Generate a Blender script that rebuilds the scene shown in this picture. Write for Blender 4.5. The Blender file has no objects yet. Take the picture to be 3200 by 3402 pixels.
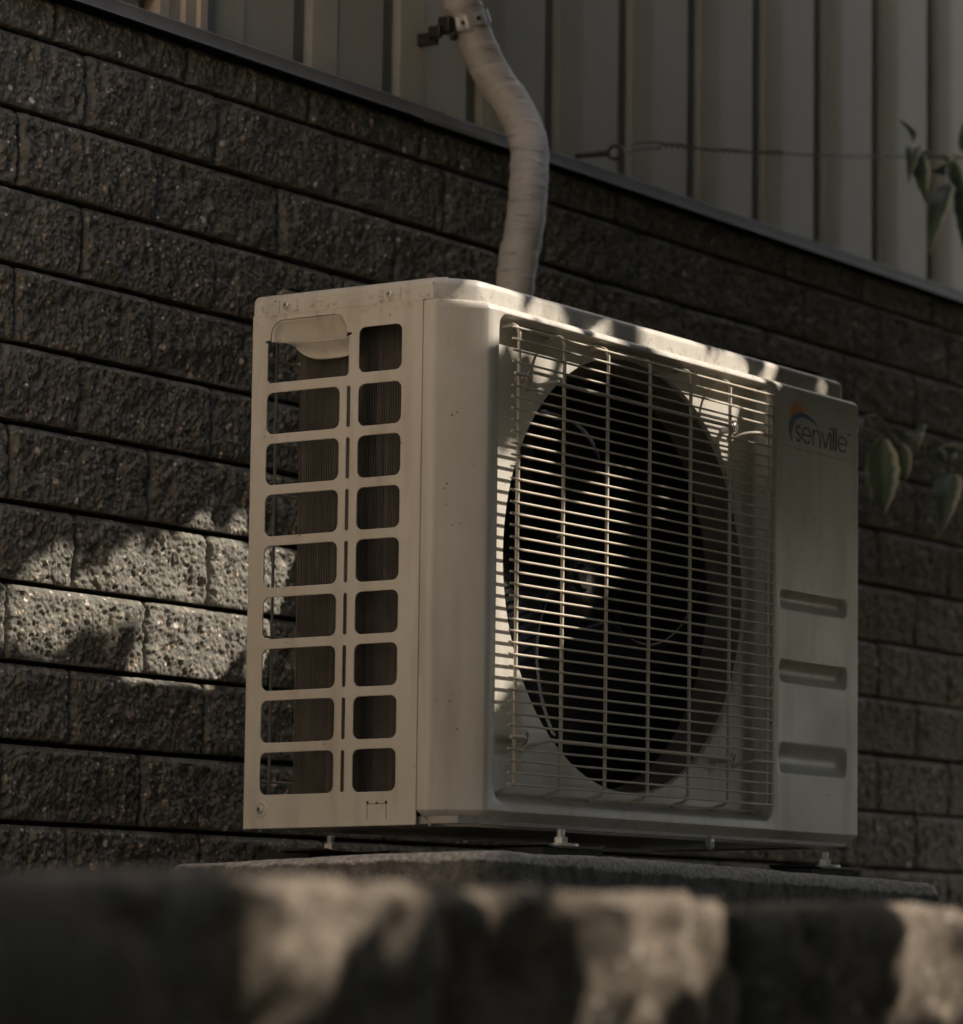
import bpy, bmesh, math, random
import numpy as np
from mathutils import Vector, Matrix, noise

S = bpy.context.scene
COL = S.collection
rad = math.radians
RNG = np.random.default_rng(7)

# ------------------------------------------------------------------ camera
cam = bpy.data.cameras.new('camera')
cam.sensor_fit = 'HORIZONTAL'
cam.sensor_width = 36.0
cam.lens = 137.6308
CX, CY = 1600 + 1550.03, 1701 + 209.03          # principal point of the (cropped) frame, 3200 x 3402 px
cam.shift_x = -(CX - 1600) / 3200
cam.shift_y = (CY - 1701) / 3200
cam.clip_start, cam.clip_end = 0.05, 2000
camo = bpy.data.objects.new('camera', cam)
COL.objects.link(camo)
az, el, roll = rad(28.60634), rad(6.30526), rad(-0.05497)
CAM = Vector((-2.96525, -2.16339, -0.15569))
fw = Vector((math.cos(el) * math.cos(az), math.cos(el) * math.sin(az), math.sin(el)))
rt = fw.cross(Vector((0, 0, 1))).normalized()
up = rt.cross(fw)
rt2 = rt * math.cos(roll) + up * math.sin(roll)
up2 = up * math.cos(roll) - rt * math.sin(roll)
M = Matrix((rt2, up2, -fw)).transposed().to_4x4()
M.translation = CAM
camo.matrix_world = M
cam.dof.use_dof = True
cam.dof.focus_distance = 3.88
cam.dof.aperture_fstop = 7.2
S.camera = camo

# ------------------------------------------------------------------ sky, sun, exposure
SUN = Vector((0.92, -1.0, 1.22)).normalized()      # towards the sun
world = bpy.data.worlds.new('World')
S.world = world
world.use_nodes = True
nt = world.node_tree
bg = nt.nodes['Background']
sky = nt.nodes.new('ShaderNodeTexSky')
sky.sky_type = 'NISHITA'
sky.sun_disc = False
sky.sun_elevation = math.asin(SUN.z)
sky.sun_rotation = math.atan2(SUN.x, SUN.y)
sky.dust_density = 3.0
sky.air_density = 1.0
sky.ozone_density = 0.6
nt.links.new(sky.outputs[0], bg.inputs[0])
bg.inputs[1].default_value = 0.15
sun = bpy.data.lights.new('sun', 'SUN')
sun.energy = 5.0
sun.angle = rad(0.5)
sun.color = (1.0, 0.88, 0.75)
suno = bpy.data.objects.new('sun', sun)
suno.rotation_euler = SUN.to_track_quat('Z', 'Y').to_euler()
suno.location = (3, -3, 6)
COL.objects.link(suno)
S.view_settings.view_transform = 'Standard'
S.view_settings.look = 'None'
S.view_settings.gamma = 1.0
S.view_settings.exposure = 0.3
S.render.engine = 'CYCLES'
S.cycles.max_bounces = 5
S.cycles.diffuse_bounces = 4
S.cycles.glossy_bounces = 2
S.cycles.transmission_bounces = 3
S.cycles.use_denoising = True
S.cycles.adaptive_threshold = 0.02

# ------------------------------------------------------------------ materials
def mat(name, color, rough=0.6, metal=0.0, spec=0.5):
    m = bpy.data.materials.new(name)
    m.use_nodes = True
    b = m.node_tree.nodes['Principled BSDF']
    b.inputs['Base Color'].default_value = (*color, 1)
    b.inputs['Roughness'].default_value = rough
    b.inputs['Metallic'].default_value = metal
    b.inputs['Specular IOR Level'].default_value = spec
    return m, m.node_tree, b

def nd(t, kind, **kw):
    n = t.nodes.new(kind)
    for k, v in kw.items():
        if k.startswith('i_'):
            n.inputs[k[2:].replace('_', ' ')].default_value = v
        else:
            setattr(n, k, v)
    return n

def ramp(t, src, stops):
    r = t.nodes.new('ShaderNodeValToRGB')
    while len(r.color_ramp.elements) < len(stops):
        r.color_ramp.elements.new(0.5)
    for e, (p, c) in zip(r.color_ramp.elements, stops):
        e.position = p
        e.color = (*c, 1) if len(c) == 3 else c
    t.links.new(src, r.inputs[0])
    return r.outputs[0]

def g(v):
    return (v, v, v)

def mix(t, fac, a, b, mode='MIX'):
    n = t.nodes.new('ShaderNodeMix')
    n.data_type = 'RGBA'
    n.blend_type = mode
    for sock, val in ((n.inputs[0], fac), (n.inputs[6], a), (n.inputs[7], b)):
        if hasattr(val, 'is_linked'):
            t.links.new(val, sock)
        elif isinstance(val, (int, float)):
            sock.default_value = val
        else:
            sock.default_value = (*val, 1)
    return n.outputs[2]

def pos(t):
    return t.nodes.new('ShaderNodeNewGeometry').outputs['Position']

def coordsep(t):
    s = t.nodes.new('ShaderNodeSeparateXYZ')
    t.links.new(pos(t), s.inputs[0])
    return s

def noisen(t, scale, detail=4, rough=0.55, vec=None, dist=0.0):
    n = nd(t, 'ShaderNodeTexNoise', i_Scale=scale, i_Detail=detail, i_Roughness=rough, i_Distortion=dist)
    t.links.new(vec if vec is not None else pos(t), n.inputs['Vector'])
    return n

def bump(t, b, h, strength, dist):
    n = nd(t, 'ShaderNodeBump', i_Strength=strength, i_Distance=dist)
    t.links.new(h, n.inputs['Height'])
    t.links.new(n.outputs[0], b.inputs['Normal'])
    return n

def mp(t, a, b, op='MULTIPLY'):
    n = nd(t, 'ShaderNodeMath', operation=op)
    for i, v in enumerate((a, b)):
        if hasattr(v, 'is_linked'):
            t.links.new(v, n.inputs[i])
        else:
            n.inputs[i].default_value = v
    return n.outputs[0]

def paint_mat(name, col, dirt=1.0):
    m, t, b = mat(name, col, 0.42)
    n1 = noisen(t, 9, 5, 0.6).outputs[0]
    c = mix(t, ramp(t, n1, [(0.35, g(0.0)), (0.75, g(1.0))]), col, tuple(x * y for x, y in zip(col, (0.90, 0.87, 0.82))))
    # fine specks of dirt
    v = nd(t, 'ShaderNodeTexVoronoi', i_Scale=85.0)
    t.links.new(pos(t), v.inputs['Vector'])
    sp = ramp(t, v.outputs['Distance'], [(0.08, g(1.0)), (0.15, g(0.0))])
    keep = ramp(t, noisen(t, 38, 2).outputs[0], [(0.57, g(0.0)), (0.63, g(1.0))])
    c = mix(t, mp(t, sp, mp(t, keep, 0.75 * dirt)), c, (0.09, 0.065, 0.04))
    # grime that has collected along the lid joint and the lower edge
    sz = coordsep(t).outputs[2]
    band = nd(t, 'ShaderNodeMapRange', i_From_Min=0.512, i_From_Max=0.534)
    t.links.new(sz, band.inputs[0])
    band2 = nd(t, 'ShaderNodeMapRange', i_From_Min=0.545, i_From_Max=0.535)
    t.links.new(sz, band2.inputs[0])
    gn = ramp(t, noisen(t, 140, 6, 0.75).outputs[0], [(0.53, g(0.0)), (0.64, g(1.0))])
    c = mix(t, mp(t, mp(t, band.outputs[0], band2.outputs[0]), mp(t, gn, 0.5 * dirt)), c, (0.085, 0.06, 0.035))
    # faint brushed streaks of dust
    mpn = nd(t, 'ShaderNodeMapping')
    mpn.inputs['Scale'].default_value = (30, 30, 4)
    t.links.new(pos(t), mpn.inputs['Vector'])
    st = noisen(t, 1.0, 4, 0.6, mpn.outputs[0]).outputs[0]
    c = mix(t, mp(t, ramp(t, st, [(0.5, g(0.0)), (0.8, g(1.0))]), 0.45 * dirt), c, (0.25, 0.20, 0.145))
    t.links.new(c, b.inputs['Base Color'])
    t.links.new(ramp(t, n1, [(0.3, g(0.36)), (0.8, g(0.52))]), b.inputs['Roughness'])
    bump(t, b, noisen(t, 420, 2).outputs[0], 0.10, 0.0006)
    return m

M_PAINT = paint_mat('ivory_paint', (0.655, 0.635, 0.58))
M_WIRE = paint_mat('wire_coating', (0.70, 0.64, 0.535), 0.9)

def rough_block(name, lo, hi, speck=1.0, scale=1.0):
    m, t, b = mat(name, lo, 0.9, spec=0.25)
    oi = t.nodes.new('ShaderNodeObjectInfo')
    off = nd(t, 'ShaderNodeVectorMath', operation='ADD')
    t.links.new(pos(t), off.inputs[0])
    P = off.outputs[0]
    n1 = noisen(t, 14 * scale, 6, 0.62, P).outputs[0]
    n2 = noisen(t, 120 * scale, 4, 0.65, P).outputs[0]
    c = mix(t, ramp(t, n1, [(0.3, g(0)), (0.72, g(1))]), lo, hi)
    c = mix(t, mp(t, ramp(t, n2, [(0.42, g(1)), (0.56, g(0))]), 0.55), c, tuple(x * 0.45 for x in lo))
    # each block came out of the press a slightly different tone
    c = mix(t, mp(t, oi.outputs['Random'], 0.35), c, tuple(x * y for x, y in zip(lo, (0.66, 0.64, 0.6))))
    # pale, ochre and pink aggregate
    for sc, thr, amt in ((190 * scale, 0.81, 0.75), (95 * scale, 0.94, 0.9)):
        v = nd(t, 'ShaderNodeTexVoronoi', i_Scale=sc, i_Randomness=1.0)
        t.links.new(P, v.inputs['Vector'])
        sep = t.nodes.new('ShaderNodeSeparateColor')
        t.links.new(v.outputs['Color'], sep.inputs[0])
        pick = ramp(t, sep.outputs[0], [(thr, g(0)), (thr + 0.02, g(1))])
        core = ramp(t, v.outputs['Distance'], [(0.30, g(1)), (0.42, g(0))])
        tint = ramp(t, sep.outputs[1], [(0.0, (0.42, 0.34, 0.22)), (0.45, (0.66, 0.56, 0.42)), (0.7, (0.52, 0.34, 0.25)), (0.9, (0.85, 0.82, 0.76))])
        c = mix(t, mp(t, mp(t, pick, core), amt * speck), c, tint)
    t.links.new(c, b.inputs['Base Color'])
    h = mp(t, n2, mp(t, noisen(t, 320 * scale, 3, 0.6, P).outputs[0], 0.5), 'ADD')
    bump(t, b, h, 0.65, 0.0020 / scale)
    return m

M_BLOCK = rough_block('split_face_block', (0.200, 0.198, 0.174), (0.308, 0.300, 0.260))
M_FGBLOCK = rough_block('retaining_block', (0.145, 0.120, 0.094), (0.29, 0.242, 0.19), 0.5)
M_MORTAR = mat('dark_mortar', (0.035, 0.032, 0.028), 0.95)[0]

def simple_noise(name, lo, hi, scale, rough, bs=0.3, bd=0.001, metal=0.0, detail=5):
    m, t, b = mat(name, lo, rough, metal)
    n1 = noisen(t, scale, detail, 0.6).outputs[0]
    t.links.new(mix(t, ramp(t, n1, [(0.35, g(0)), (0.7, g(1))]), lo, hi), b.inputs['Base Color'])
    bump(t, b, noisen(t, scale * 9, 4).outputs[0], bs, bd)
    return m

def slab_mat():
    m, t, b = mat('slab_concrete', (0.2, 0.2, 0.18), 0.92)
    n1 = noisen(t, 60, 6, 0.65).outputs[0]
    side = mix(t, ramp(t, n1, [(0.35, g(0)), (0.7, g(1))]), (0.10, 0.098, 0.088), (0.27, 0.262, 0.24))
    # pale top with a ragged lower edge; the lit rim is put into this colour
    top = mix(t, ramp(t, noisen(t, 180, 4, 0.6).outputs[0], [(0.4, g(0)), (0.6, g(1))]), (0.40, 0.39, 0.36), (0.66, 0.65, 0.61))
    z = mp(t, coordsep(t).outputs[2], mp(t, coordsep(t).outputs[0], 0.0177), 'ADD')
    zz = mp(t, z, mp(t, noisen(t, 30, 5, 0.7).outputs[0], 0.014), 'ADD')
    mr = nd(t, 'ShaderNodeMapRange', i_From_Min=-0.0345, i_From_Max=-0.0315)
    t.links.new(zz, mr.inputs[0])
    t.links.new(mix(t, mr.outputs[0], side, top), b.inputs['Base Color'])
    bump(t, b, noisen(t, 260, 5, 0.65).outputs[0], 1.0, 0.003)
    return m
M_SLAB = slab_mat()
M_SIDING = simple_noise('siding_paint', (0.485, 0.46, 0.37), (0.54, 0.51, 0.415), 5, 0.55, 0.12, 0.0008)
M_BATTEN = simple_noise('dark_backing', (0.30, 0.275, 0.215), (0.35, 0.32, 0.25), 8, 0.8)
M_FLASH = simple_noise('flashing_metal', (0.17, 0.17, 0.158), (0.22, 0.217, 0.203), 18, 0.65, 0.2, 0.0006)
M_CREAM = simple_noise('cream_frame', (0.62, 0.52, 0.40), (0.70, 0.60, 0.47), 12, 0.5, 0.1, 0.0005)
M_GREYF = simple_noise('grey_frame', (0.30, 0.28, 0.24), (0.36, 0.33, 0.28), 12, 0.5, 0.1, 0.0005)
M_BROWN = simple_noise('brown_panel', (0.075, 0.05, 0.032), (0.11, 0.075, 0.05), 9, 0.5, 0.1, 0.0005)
M_BLACK = mat('black_plastic', (0.012, 0.012, 0.012), 0.5)[0]
M_FAN = mat('fan_plastic', (0.022, 0.026, 0.037), 0.22)[0]
M_SHROUD = simple_noise('shade_toned_shroud', (0.14, 0.125, 0.10), (0.27, 0.245, 0.20), 34, 0.7, 0.3, 0.001)  # darker than the ivory paint: shade inside the ring put into the colour
M_INNER = simple_noise('inner_metal', (0.030, 0.028, 0.026), (0.045, 0.042, 0.038), 20, 0.6)
M_RUBBER = simple_noise('rubber', (0.02, 0.02, 0.02), (0.035, 0.033, 0.03), 40, 0.85)
M_ZINC = simple_noise('zinc_steel', (0.55, 0.55, 0.53), (0.72, 0.71, 0.68), 60, 0.38, 0.2, 0.0004, 0.4)
M_STEELP = simple_noise('foot_steel', (0.30, 0.29, 0.27), (0.42, 0.40, 0.37), 30, 0.5, 0.2, 0.0005)
M_DARKST = simple_noise('dark_iron', (0.05, 0.045, 0.04), (0.08, 0.07, 0.06), 50, 0.5, 0.2, 0.0005, 0.6)
M_SOIL = simple_noise('soil', (0.06, 0.045, 0.03), (0.13, 0.10, 0.07), 14, 0.95, 1.0, 0.01)
M_GROUND = simple_noise('pale_gravel', (0.36, 0.29, 0.21), (0.46, 0.38, 0.28), 3, 0.95, 0.6, 0.01)
M_LAWN = simple_noise('lawn', (0.030, 0.050, 0.018), (0.055, 0.075, 0.028), 6, 0.95, 0.8, 0.02)
M_BARK = simple_noise('bark', (0.09, 0.065, 0.045), (0.16, 0.12, 0.085), 22, 0.9, 1.0, 0.01)
M_STEM = simple_noise('green_stem', (0.24, 0.23, 0.13), (0.36, 0.33, 0.20), 60, 0.7)
M_INK = mat('logo_ink', (0.022, 0.085, 0.11), 0.45)[0]
M_NAVY = mat('logo_navy', (0.022, 0.12, 0.26), 0.45)[0]
M_ORANGE = mat('logo_orange', (0.90, 0.32, 0.05), 0.45)[0]
M_GREYINK = mat('logo_grey', (0.22, 0.21, 0.20), 0.5)[0]

def wrap_mat():
    m, t, b = mat('vinyl_wrap', (0.42, 0.375, 0.31), 0.5)
    n1 = noisen(t, 24, 5).outputs[0]
    c = mix(t, ramp(t, n1, [(0.38, g(0)), (0.7, g(1))]), (0.47, 0.445, 0.40), (0.58, 0.55, 0.50))
    mpn = nd(t, 'ShaderNodeMapping')
    mpn.inputs['Scale'].default_value = (28, 28, 160)
    t.links.new(pos(t), mpn.inputs['Vector'])
    wr = noisen(t, 1.0, 3, 0.5, mpn.outputs[0], 0.4).outputs[0]
    c = mix(t, mp(t, ramp(t, wr, [(0.58, g(0)), (0.70, g(1))]), 0.5), c, (0.15, 0.135, 0.11))
    t.links.new(c, b.inputs['Base Color'])
    bump(t, b, wr, 0.6, 0.002)
    return m
M_WRAP = wrap_mat()

def coil_mat():
    m, t, b = mat('coil_fins', (0.05, 0.04, 0.03), 0.7)
    n1 = noisen(t, 20, 5, 0.6).outputs[0]
    c = mix(t, ramp(t, n1, [(0.35, g(0)), (0.7, g(1))]), (0.115, 0.108, 0.096), (0.20, 0.184, 0.158))
    t.links.new(c, b.inputs['Base Color'])
    w = nd(t, 'ShaderNodeTexWave', i_Scale=260.0, i_Distortion=0.0, bands_direction='Y')
    t.links.new(pos(t), w.inputs['Vector'])
    bump(t, b, w.outputs[0], 0.6, 0.001)
    return m
M_COIL = coil_mat()

def leaf_mat(name, green, cream=None):
    m, t, b = mat(name, green, 0.5)
    c = mix(t, noisen(t, 60, 3).outputs[0], green, tuple(x * 1.5 for x in green))
    if cream:
        a = nd(t, 'ShaderNodeAttribute', attribute_name='margin')
        jag = mp(t, a.outputs['Fac'], mp(t, mp(t, noisen(t, 75, 3).outputs[0], 0.5, 'SUBTRACT'), 0.55), 'ADD')
        c = mix(t, ramp(t, jag, [(0.66, g(0)), (0.92, g(1))]), c, cream)
    t.links.new(c, b.inputs['Base Color'])
    tr = t.nodes.new('ShaderNodeBsdfTranslucent')
    t.links.new(c, tr.inputs[0])
    ms = t.nodes.new('ShaderNodeMixShader')
    ms.inputs[0].default_value = 0.3
    t.links.new(b.outputs[0], ms.inputs[1])
    t.links.new(tr.outputs[0], ms.inputs[2])
    t.links.new(ms.outputs[0], t.nodes['Material Output'].inputs[0])
    return m
M_LEAFV = leaf_mat('variegated_leaf', (0.11, 0.14, 0.09), (0.62, 0.62, 0.46))
M_LEAFT = leaf_mat('tree_leaf', (0.05, 0.085, 0.03))

# ------------------------------------------------------------------ mesh helpers
class MB:
    def __init__(s):
        s.v, s.f = [], []

    def add(s, verts, faces):
        o = len(s.v)
        s.v += [tuple(p) for p in verts]
        s.f += [tuple(i + o for i in f) for f in faces]
        return s

    def box(s, a, b):
        (x0, y0, z0), (x1, y1, z1) = a, b
        return s.add([(x0, y0, z0), (x1, y0, z0), (x1, y1, z0), (x0, y1, z0), (x0, y0, z1), (x1, y0, z1), (x1, y1, z1), (x0, y1, z1)],
                     [(3, 2, 1, 0), (4, 5, 6, 7), (0, 1, 5, 4), (1, 2, 6, 5), (2, 3, 7, 6), (3, 0, 4, 7)])

    def tube(s, pts, r, n=8, cap=True, rfun=None):
        pts = [Vector(p) for p in pts]
        rings, ref = [], None
        L = 0.0
        for i, p in enumerate(pts):
            d = (pts[min(i + 1, len(pts) - 1)] - pts[max(i - 1, 0)]).normalized()
            if ref is None:
                ref = Vector((0, 0, 1)) if abs(d.z) < 0.9 else Vector((1, 0, 0))
            a = (ref - d * ref.dot(d)).normalized()
            ref = a
            b = d.cross(a)
            if i:
                L += (p - pts[i - 1]).length
            rr = r[i] if isinstance(r, (list, tuple)) else r
            ring = []
            for k in range(n):
                th = 2 * math.pi * k / n
                q = rr if rfun is None else rfun(L, th, rr)
                ring.append(p + (a * math.cos(th) + b * math.sin(th)) * q)
            rings.append(ring)
        vs = [q for ring in rings for q in ring]
        fs = []
        for i in range(len(pts) - 1):
            for k in range(n):
                fs.append((i * n + k, i * n + (k + 1) % n, (i + 1) * n + (k + 1) % n, (i + 1) * n + k))
        if cap:
            fs.append(tuple(reversed(range(n))))
            fs.append(tuple(range((len(pts) - 1) * n, len(pts) * n)))
        return s.add(vs, fs)

    def lathe(s, prof, origin, axis, n=24, cap=True):
        ax = Vector(axis).normalized()
        u = ax.orthogonal().normalized()
        w = ax.cross(u)
        O = Vector(origin)
        vs, fs = [], []
        for (r, h) in prof:
            for k in range(n):
                th = 2 * math.pi * k / n
                vs.append(O + ax * h + (u * math.cos(th) + w * math.sin(th)) * r)
        for i in range(len(prof) - 1):
            for k in range(n):
                fs.append((i * n + k, i * n + (k + 1) % n, (i + 1) * n + (k + 1) % n, (i + 1) * n + k))
        if cap:
            fs.append(tuple(range((len(prof) - 1) * n, len(prof) * n)))
        return s.add(vs, fs)

    def grid(s, nu, nv, fn, flip=False):
        vs = [fn(i / (nu - 1), j / (nv - 1)) for j in range(nv) for i in range(nu)]
        fs = []
        for j in range(nv - 1):
            for i in range(nu - 1):
                q = (j * nu + i, j * nu + i + 1, (j + 1) * nu + i + 1, (j + 1) * nu + i)
                fs.append(q[::-1] if flip else q)
        return s.add(vs, fs)

    def rings(s, rings, close=True, cap_last=False, cap_first=False):
        n = len(rings[0])
        vs = [p for r in rings for p in r]
        fs = []
        for i in range(len(rings) - 1):
            for k in range(n if close else n - 1):
                fs.append((i * n + k, i * n + (k + 1) % n, (i + 1) * n + (k + 1) % n, (i + 1) * n + k))
        if cap_last:
            fs.append(tuple(range((len(rings) - 1) * n, len(rings) * n)))
        if cap_first:
            fs.append(tuple(reversed(range(n))))
        return s.add(vs, fs)

    def mesh(s, name, m, smooth=None):
        me = bpy.data.meshes.new(name)
        me.from_pydata(s.v, [], s.f)
        me.materials.append(m)
        if smooth is not None:
            me.shade_smooth()
            if smooth < 180:
                me.set_sharp_from_angle(angle=rad(smooth))
        me.update()
        return me

    def build(s, name, m, parent=None, smooth=None, fix=False):
        me = s.mesh(name, m, smooth)
        if fix:
            bm = bmesh.new()
            bm.from_mesh(me)
            bmesh.ops.recalc_face_normals(bm, faces=bm.faces)
            bm.to_mesh(me)
            bm.free()
        return link(name, me, parent)

def link(name, data, parent=None, loc=None):
    o = bpy.data.objects.new(name, data)
    COL.objects.link(o)
    if parent is not None:
        o.parent = parent
    if loc is not None:
        o.location = loc
    return o

def thing(name, label, cat, group=None, data=None, loc=(0, 0, 0)):
    o = link(name, data, None, loc)
    return tag(o, label, cat, group)

def tag(o, label, cat, group=None):
    o['label'] = label
    o['category'] = cat
    if group:
        o['group'] = group
    return o

def fbm(x, y, z, octv=4):
    return noise.fractal(Vector((x, y, z)), 1.0, 2.0, octv)

def catmull(pts, sub):
    P = [Vector(p) for p in pts]
    P = [P[0] * 2 - P[1]] + P + [P[-1] * 2 - P[-2]]
    out = []
    for i in range(1, len(P) - 2):
        p0, p1, p2, p3 = P[i - 1:i + 3]
        for k in range(sub):
            t = k / sub
            out.append(0.5 * ((2 * p1) + (p2 - p0) * t + (2 * p0 - 5 * p1 + 4 * p2 - p3) * t * t + (3 * p1 - p0 - 3 * p2 + p3) * t ** 3))
    out.append(P[-2])
    return out

# ------------------------------------------------------------------ ground
o = MB().grid(2, 2, lambda a, b: (-300 + 600 * a, -300 + 600 * b, -0.75)).build('ground', M_LAWN)
o['kind'] = 'structure'
o = MB().grid(40, 12, lambda a, b: (-7 + 6.5 * a, -0.22 + 0.78 * b, -0.118 + 0.003 * fbm(a * 30, b * 8, 5.1))).build('bounce_gravel', M_GROUND, smooth=180)  # pale strip added to bounce warm light onto the side panel
o['kind'] = 'structure'
o = MB().grid(60, 24, lambda a, b: (-7 + 14 * a, -0.99 + 1.6 * b, -0.128 + 0.012 * fbm(a * 30, b * 5, 1.3))).build('terrace_soil', M_SOIL, smooth=180)
o['kind'] = 'structure'

# ------------------------------------------------------------------ house: block wall, flashing, siding, window
YW = 0.576
house = thing('house', 'house side with dark split-face block base below tan vertical siding', 'house')
PITCH, BL = 0.0853, 0.2205
Z_TOP0 = 0.0112                          # top of the course whose edge is just behind the slab
wall = MB().box((-7.0, YW + 0.026, -0.75), (8.0, YW + 0.25, 0.931)).build('block_wall', M_MORTAR, house)

def block_mesh(seed, nx=172, nz=64, L=BL - 0.0022, H=PITCH - 0.0056, amp=0.72):
    """one split-face block: rough torn front, sawn top, underside and back; front face about local y = 0"""
    sx, sz = seed * 7.31, seed * 3.77

    def y_of(x, z, ex, ez, et):
        d = 0.0048 * fbm(x * 17 + sx, 0, z * 17 + sz, 3) + 0.0034 * fbm(x * 66 + sx, 5, z * 52 + sz, 3)
        d += 0.0022 * fbm(x * 260 + sx, 9, z * 220 + sz, 3)
        f1 = noise.voronoi(Vector((x * 150 + sx, 2.0, z * 118 + sz)))[0][0]           # pebbles in the torn concrete
        f2 = noise.voronoi(Vector((x * 330 + sx, 4.0, z * 290 + sz)))[0][0]
        d += 0.0042 * (0.45 - f1) + 0.0020 * (0.45 - f2)
        d -= 0.0090 * max(0.0, fbm(x * 80 + sx, 13, z * 46 + sz, 2) - 0.30)          # torn-out pits
        d -= 0.0150 * max(0.0, fbm(x * 34 + sx, 17, z * 24 + sz, 2) - 0.42)
        e = 0.007 * math.exp(-ex / 0.0028) + 0.0022 * math.exp(-ez / 0.003)
        bev = max(0.0, 1 - et / 0.0065)
        k = min(1, ez / 0.006) * (1 - 0.75 * bev)
        return -amp * d * (0.30 + 0.70 * k) + e + 0.0042 * bev
    mb = MB()
    wob = [0.0012 * fbm(j * 0.35, seed, 2.2, 2) for j in range(nz)]

    def fn(a, b):
        x, z = (a - 0.5) * L, (b - 0.5) * H
        j = int(round(b * (nz - 1)))
        x += wob[j] * (1 if a in (0.0, 1.0) else 0)
        return (x, y_of(x, z, min(a, 1 - a) * L, min(b, 1 - b) * H, (1 - b) * H), z)
    mb.grid(nx, nz, fn)
    # returns on the four sides, running back to the mortar
    B = 0.05
    top = [fn(i / (nx - 1), 1.0) for i in range(nx)]
    bot = [fn(i / (nx - 1), 0.0) for i in range(nx)]
    lef = [fn(0.0, j / (nz - 1)) for j in range(nz)]
    rig = [fn(1.0, j / (nz - 1)) for j in range(nz)]
    for row, flip in ((top, False), (bot, True), (lef, False), (rig, True)):
        back = [(p[0], B, p[2]) for p in row]
        if row is lef or row is rig:
            flip = not flip
        mb.rings([row, back] if flip else [back, row], close=False)
    return mb.mesh('block', M_BLOCK, 55)

BLOCKS = [block_mesh(i + 1) for i in range(12)]
CAPS = [block_mesh(i + 31, 172, 36, BL - 0.003, 0.0425) for i in range(6)]
random.seed(4)
last = -1
CUT = (-1.05, 2.95)
far = MB()
for c in range(-4, 12):
    zt = Z_TOP0 + PITCH * c
    if zt > 0.93:
        break
    offx = (0.0735 if c % 2 == 0 else 0.185)   # running bond
    # the photograph's joints: even courses near x = .07, odd near .19
    if (c % 2) == 0:
        offx = 0.0775
    else:
        offx = 0.194
    k0 = int(math.floor((-6.6 - offx) / BL))
    for k in range(k0, k0 + 62):
        xc = offx + (k + 0.5) * BL
        zc = zt - (PITCH - 0.0056) / 2
        if CUT[0] < xc < CUT[1] and c > -3:
            i = random.randrange(12)
            if i == last:
                i = (i + 1) % 12
            last = i
            b = link('block', BLOCKS[i], wall, (xc + random.uniform(-0.0006, 0.0006), YW + random.uniform(-0.0015, 0.0015), zc + random.uniform(-0.0006, 0.0006)))
        else:
            far.box((xc - BL / 2 + 0.002, YW, zc - PITCH / 2 + 0.003), (xc + BL / 2 - 0.002, YW + 0.05, zc + PITCH / 2 - 0.001))
for k in range(-5, 14):                                # low closing course under the flashing
    link('block', CAPS[(k * 5) % 6], wall, (0.0775 + 0.5 * BL + BL * k - 0.052, YW, 0.8642 + 0.0262))
o = far.build('block_run', M_BLOCK, wall)
o['kind'] = 'stuff'

# flashing on top of the blocks: two overlapping lengths
prof = [(YW - 0.011, 0.9135), (YW - 0.0135, 0.9125), (YW - 0.0122, 0.9145), (YW - 0.0115, 0.9285), (YW - 0.0095, 0.9305), (YW + 0.07, 0.9345), (YW + 0.07, 0.928), (YW - 0.009, 0.9255)]
def flash(x0, x1, dy, dz):
    n = max(2, int((x1 - x0) / 0.06))
    mb = MB()
    rr = []
    for i in range(n + 1):
        x = x0 + (x1 - x0) * i / n
        w = 0.0012 * fbm(x * 3, 0, dz * 90, 3)
        rr.append([(x, y + dy + w, z + dz + w * 0.8) for y, z in prof])
    mb.rings(rr, close=True, cap_last=True, cap_first=True)
    return mb.build('flashing', M_FLASH, house, 35, fix=True)
flash(-7.0, 0.715, -0.0022, 0.0009)
flash(0.655, 8.0, 0.0, 0.0)
fl = MB()
fl.box((0.668, YW - 0.0165, 0.9105), (0.81, YW - 0.0145, 0.9155)).build('flashing_lip', M_FLASH, house)

# vertical siding boards
YS = YW + 0.020
SP = 0.1745
def board_mesh(h):
    pr = [(0.0290, 0.0080), (0.0350, 0.0012), (0.0380, 0.0), (0.0780, -0.0030), (0.0810, 0.0), (SP - 0.0020, 0.0), (SP - 0.0002, 0.0015), (SP - 0.0002, 0.0080)]
    mb = MB()
    r0 = [(x, y, 0.0) for x, y in pr]
    r1 = [(x, y, h) for x, y in pr]
    back0 = [(SP - 0.0002, 0.0095, 0.0), (0.0290, 0.0095, 0.0)]
    back1 = [(x, y, h) for x, y, _ in back0]
    mb.rings([r0 + back0, r1 + back1], cap_last=True, cap_first=True)
    return mb.mesh('board', M_SIDING, 20)
sid = MB().box((-7.0, YS + 0.0100, 0.9375), (8.0, YS + 0.05, 3.3)).build('siding', M_BATTEN, house)
BM = board_mesh(2.35)
X0 = 0.310
for k in range(-40, 44):
    x = X0 - 0.0285 + SP * k if k else X0 - 0.0285
    if -1.05 < x < 0.26:
        continue
    link('board', BM, sid, (x, YS, 0.936))

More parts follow.
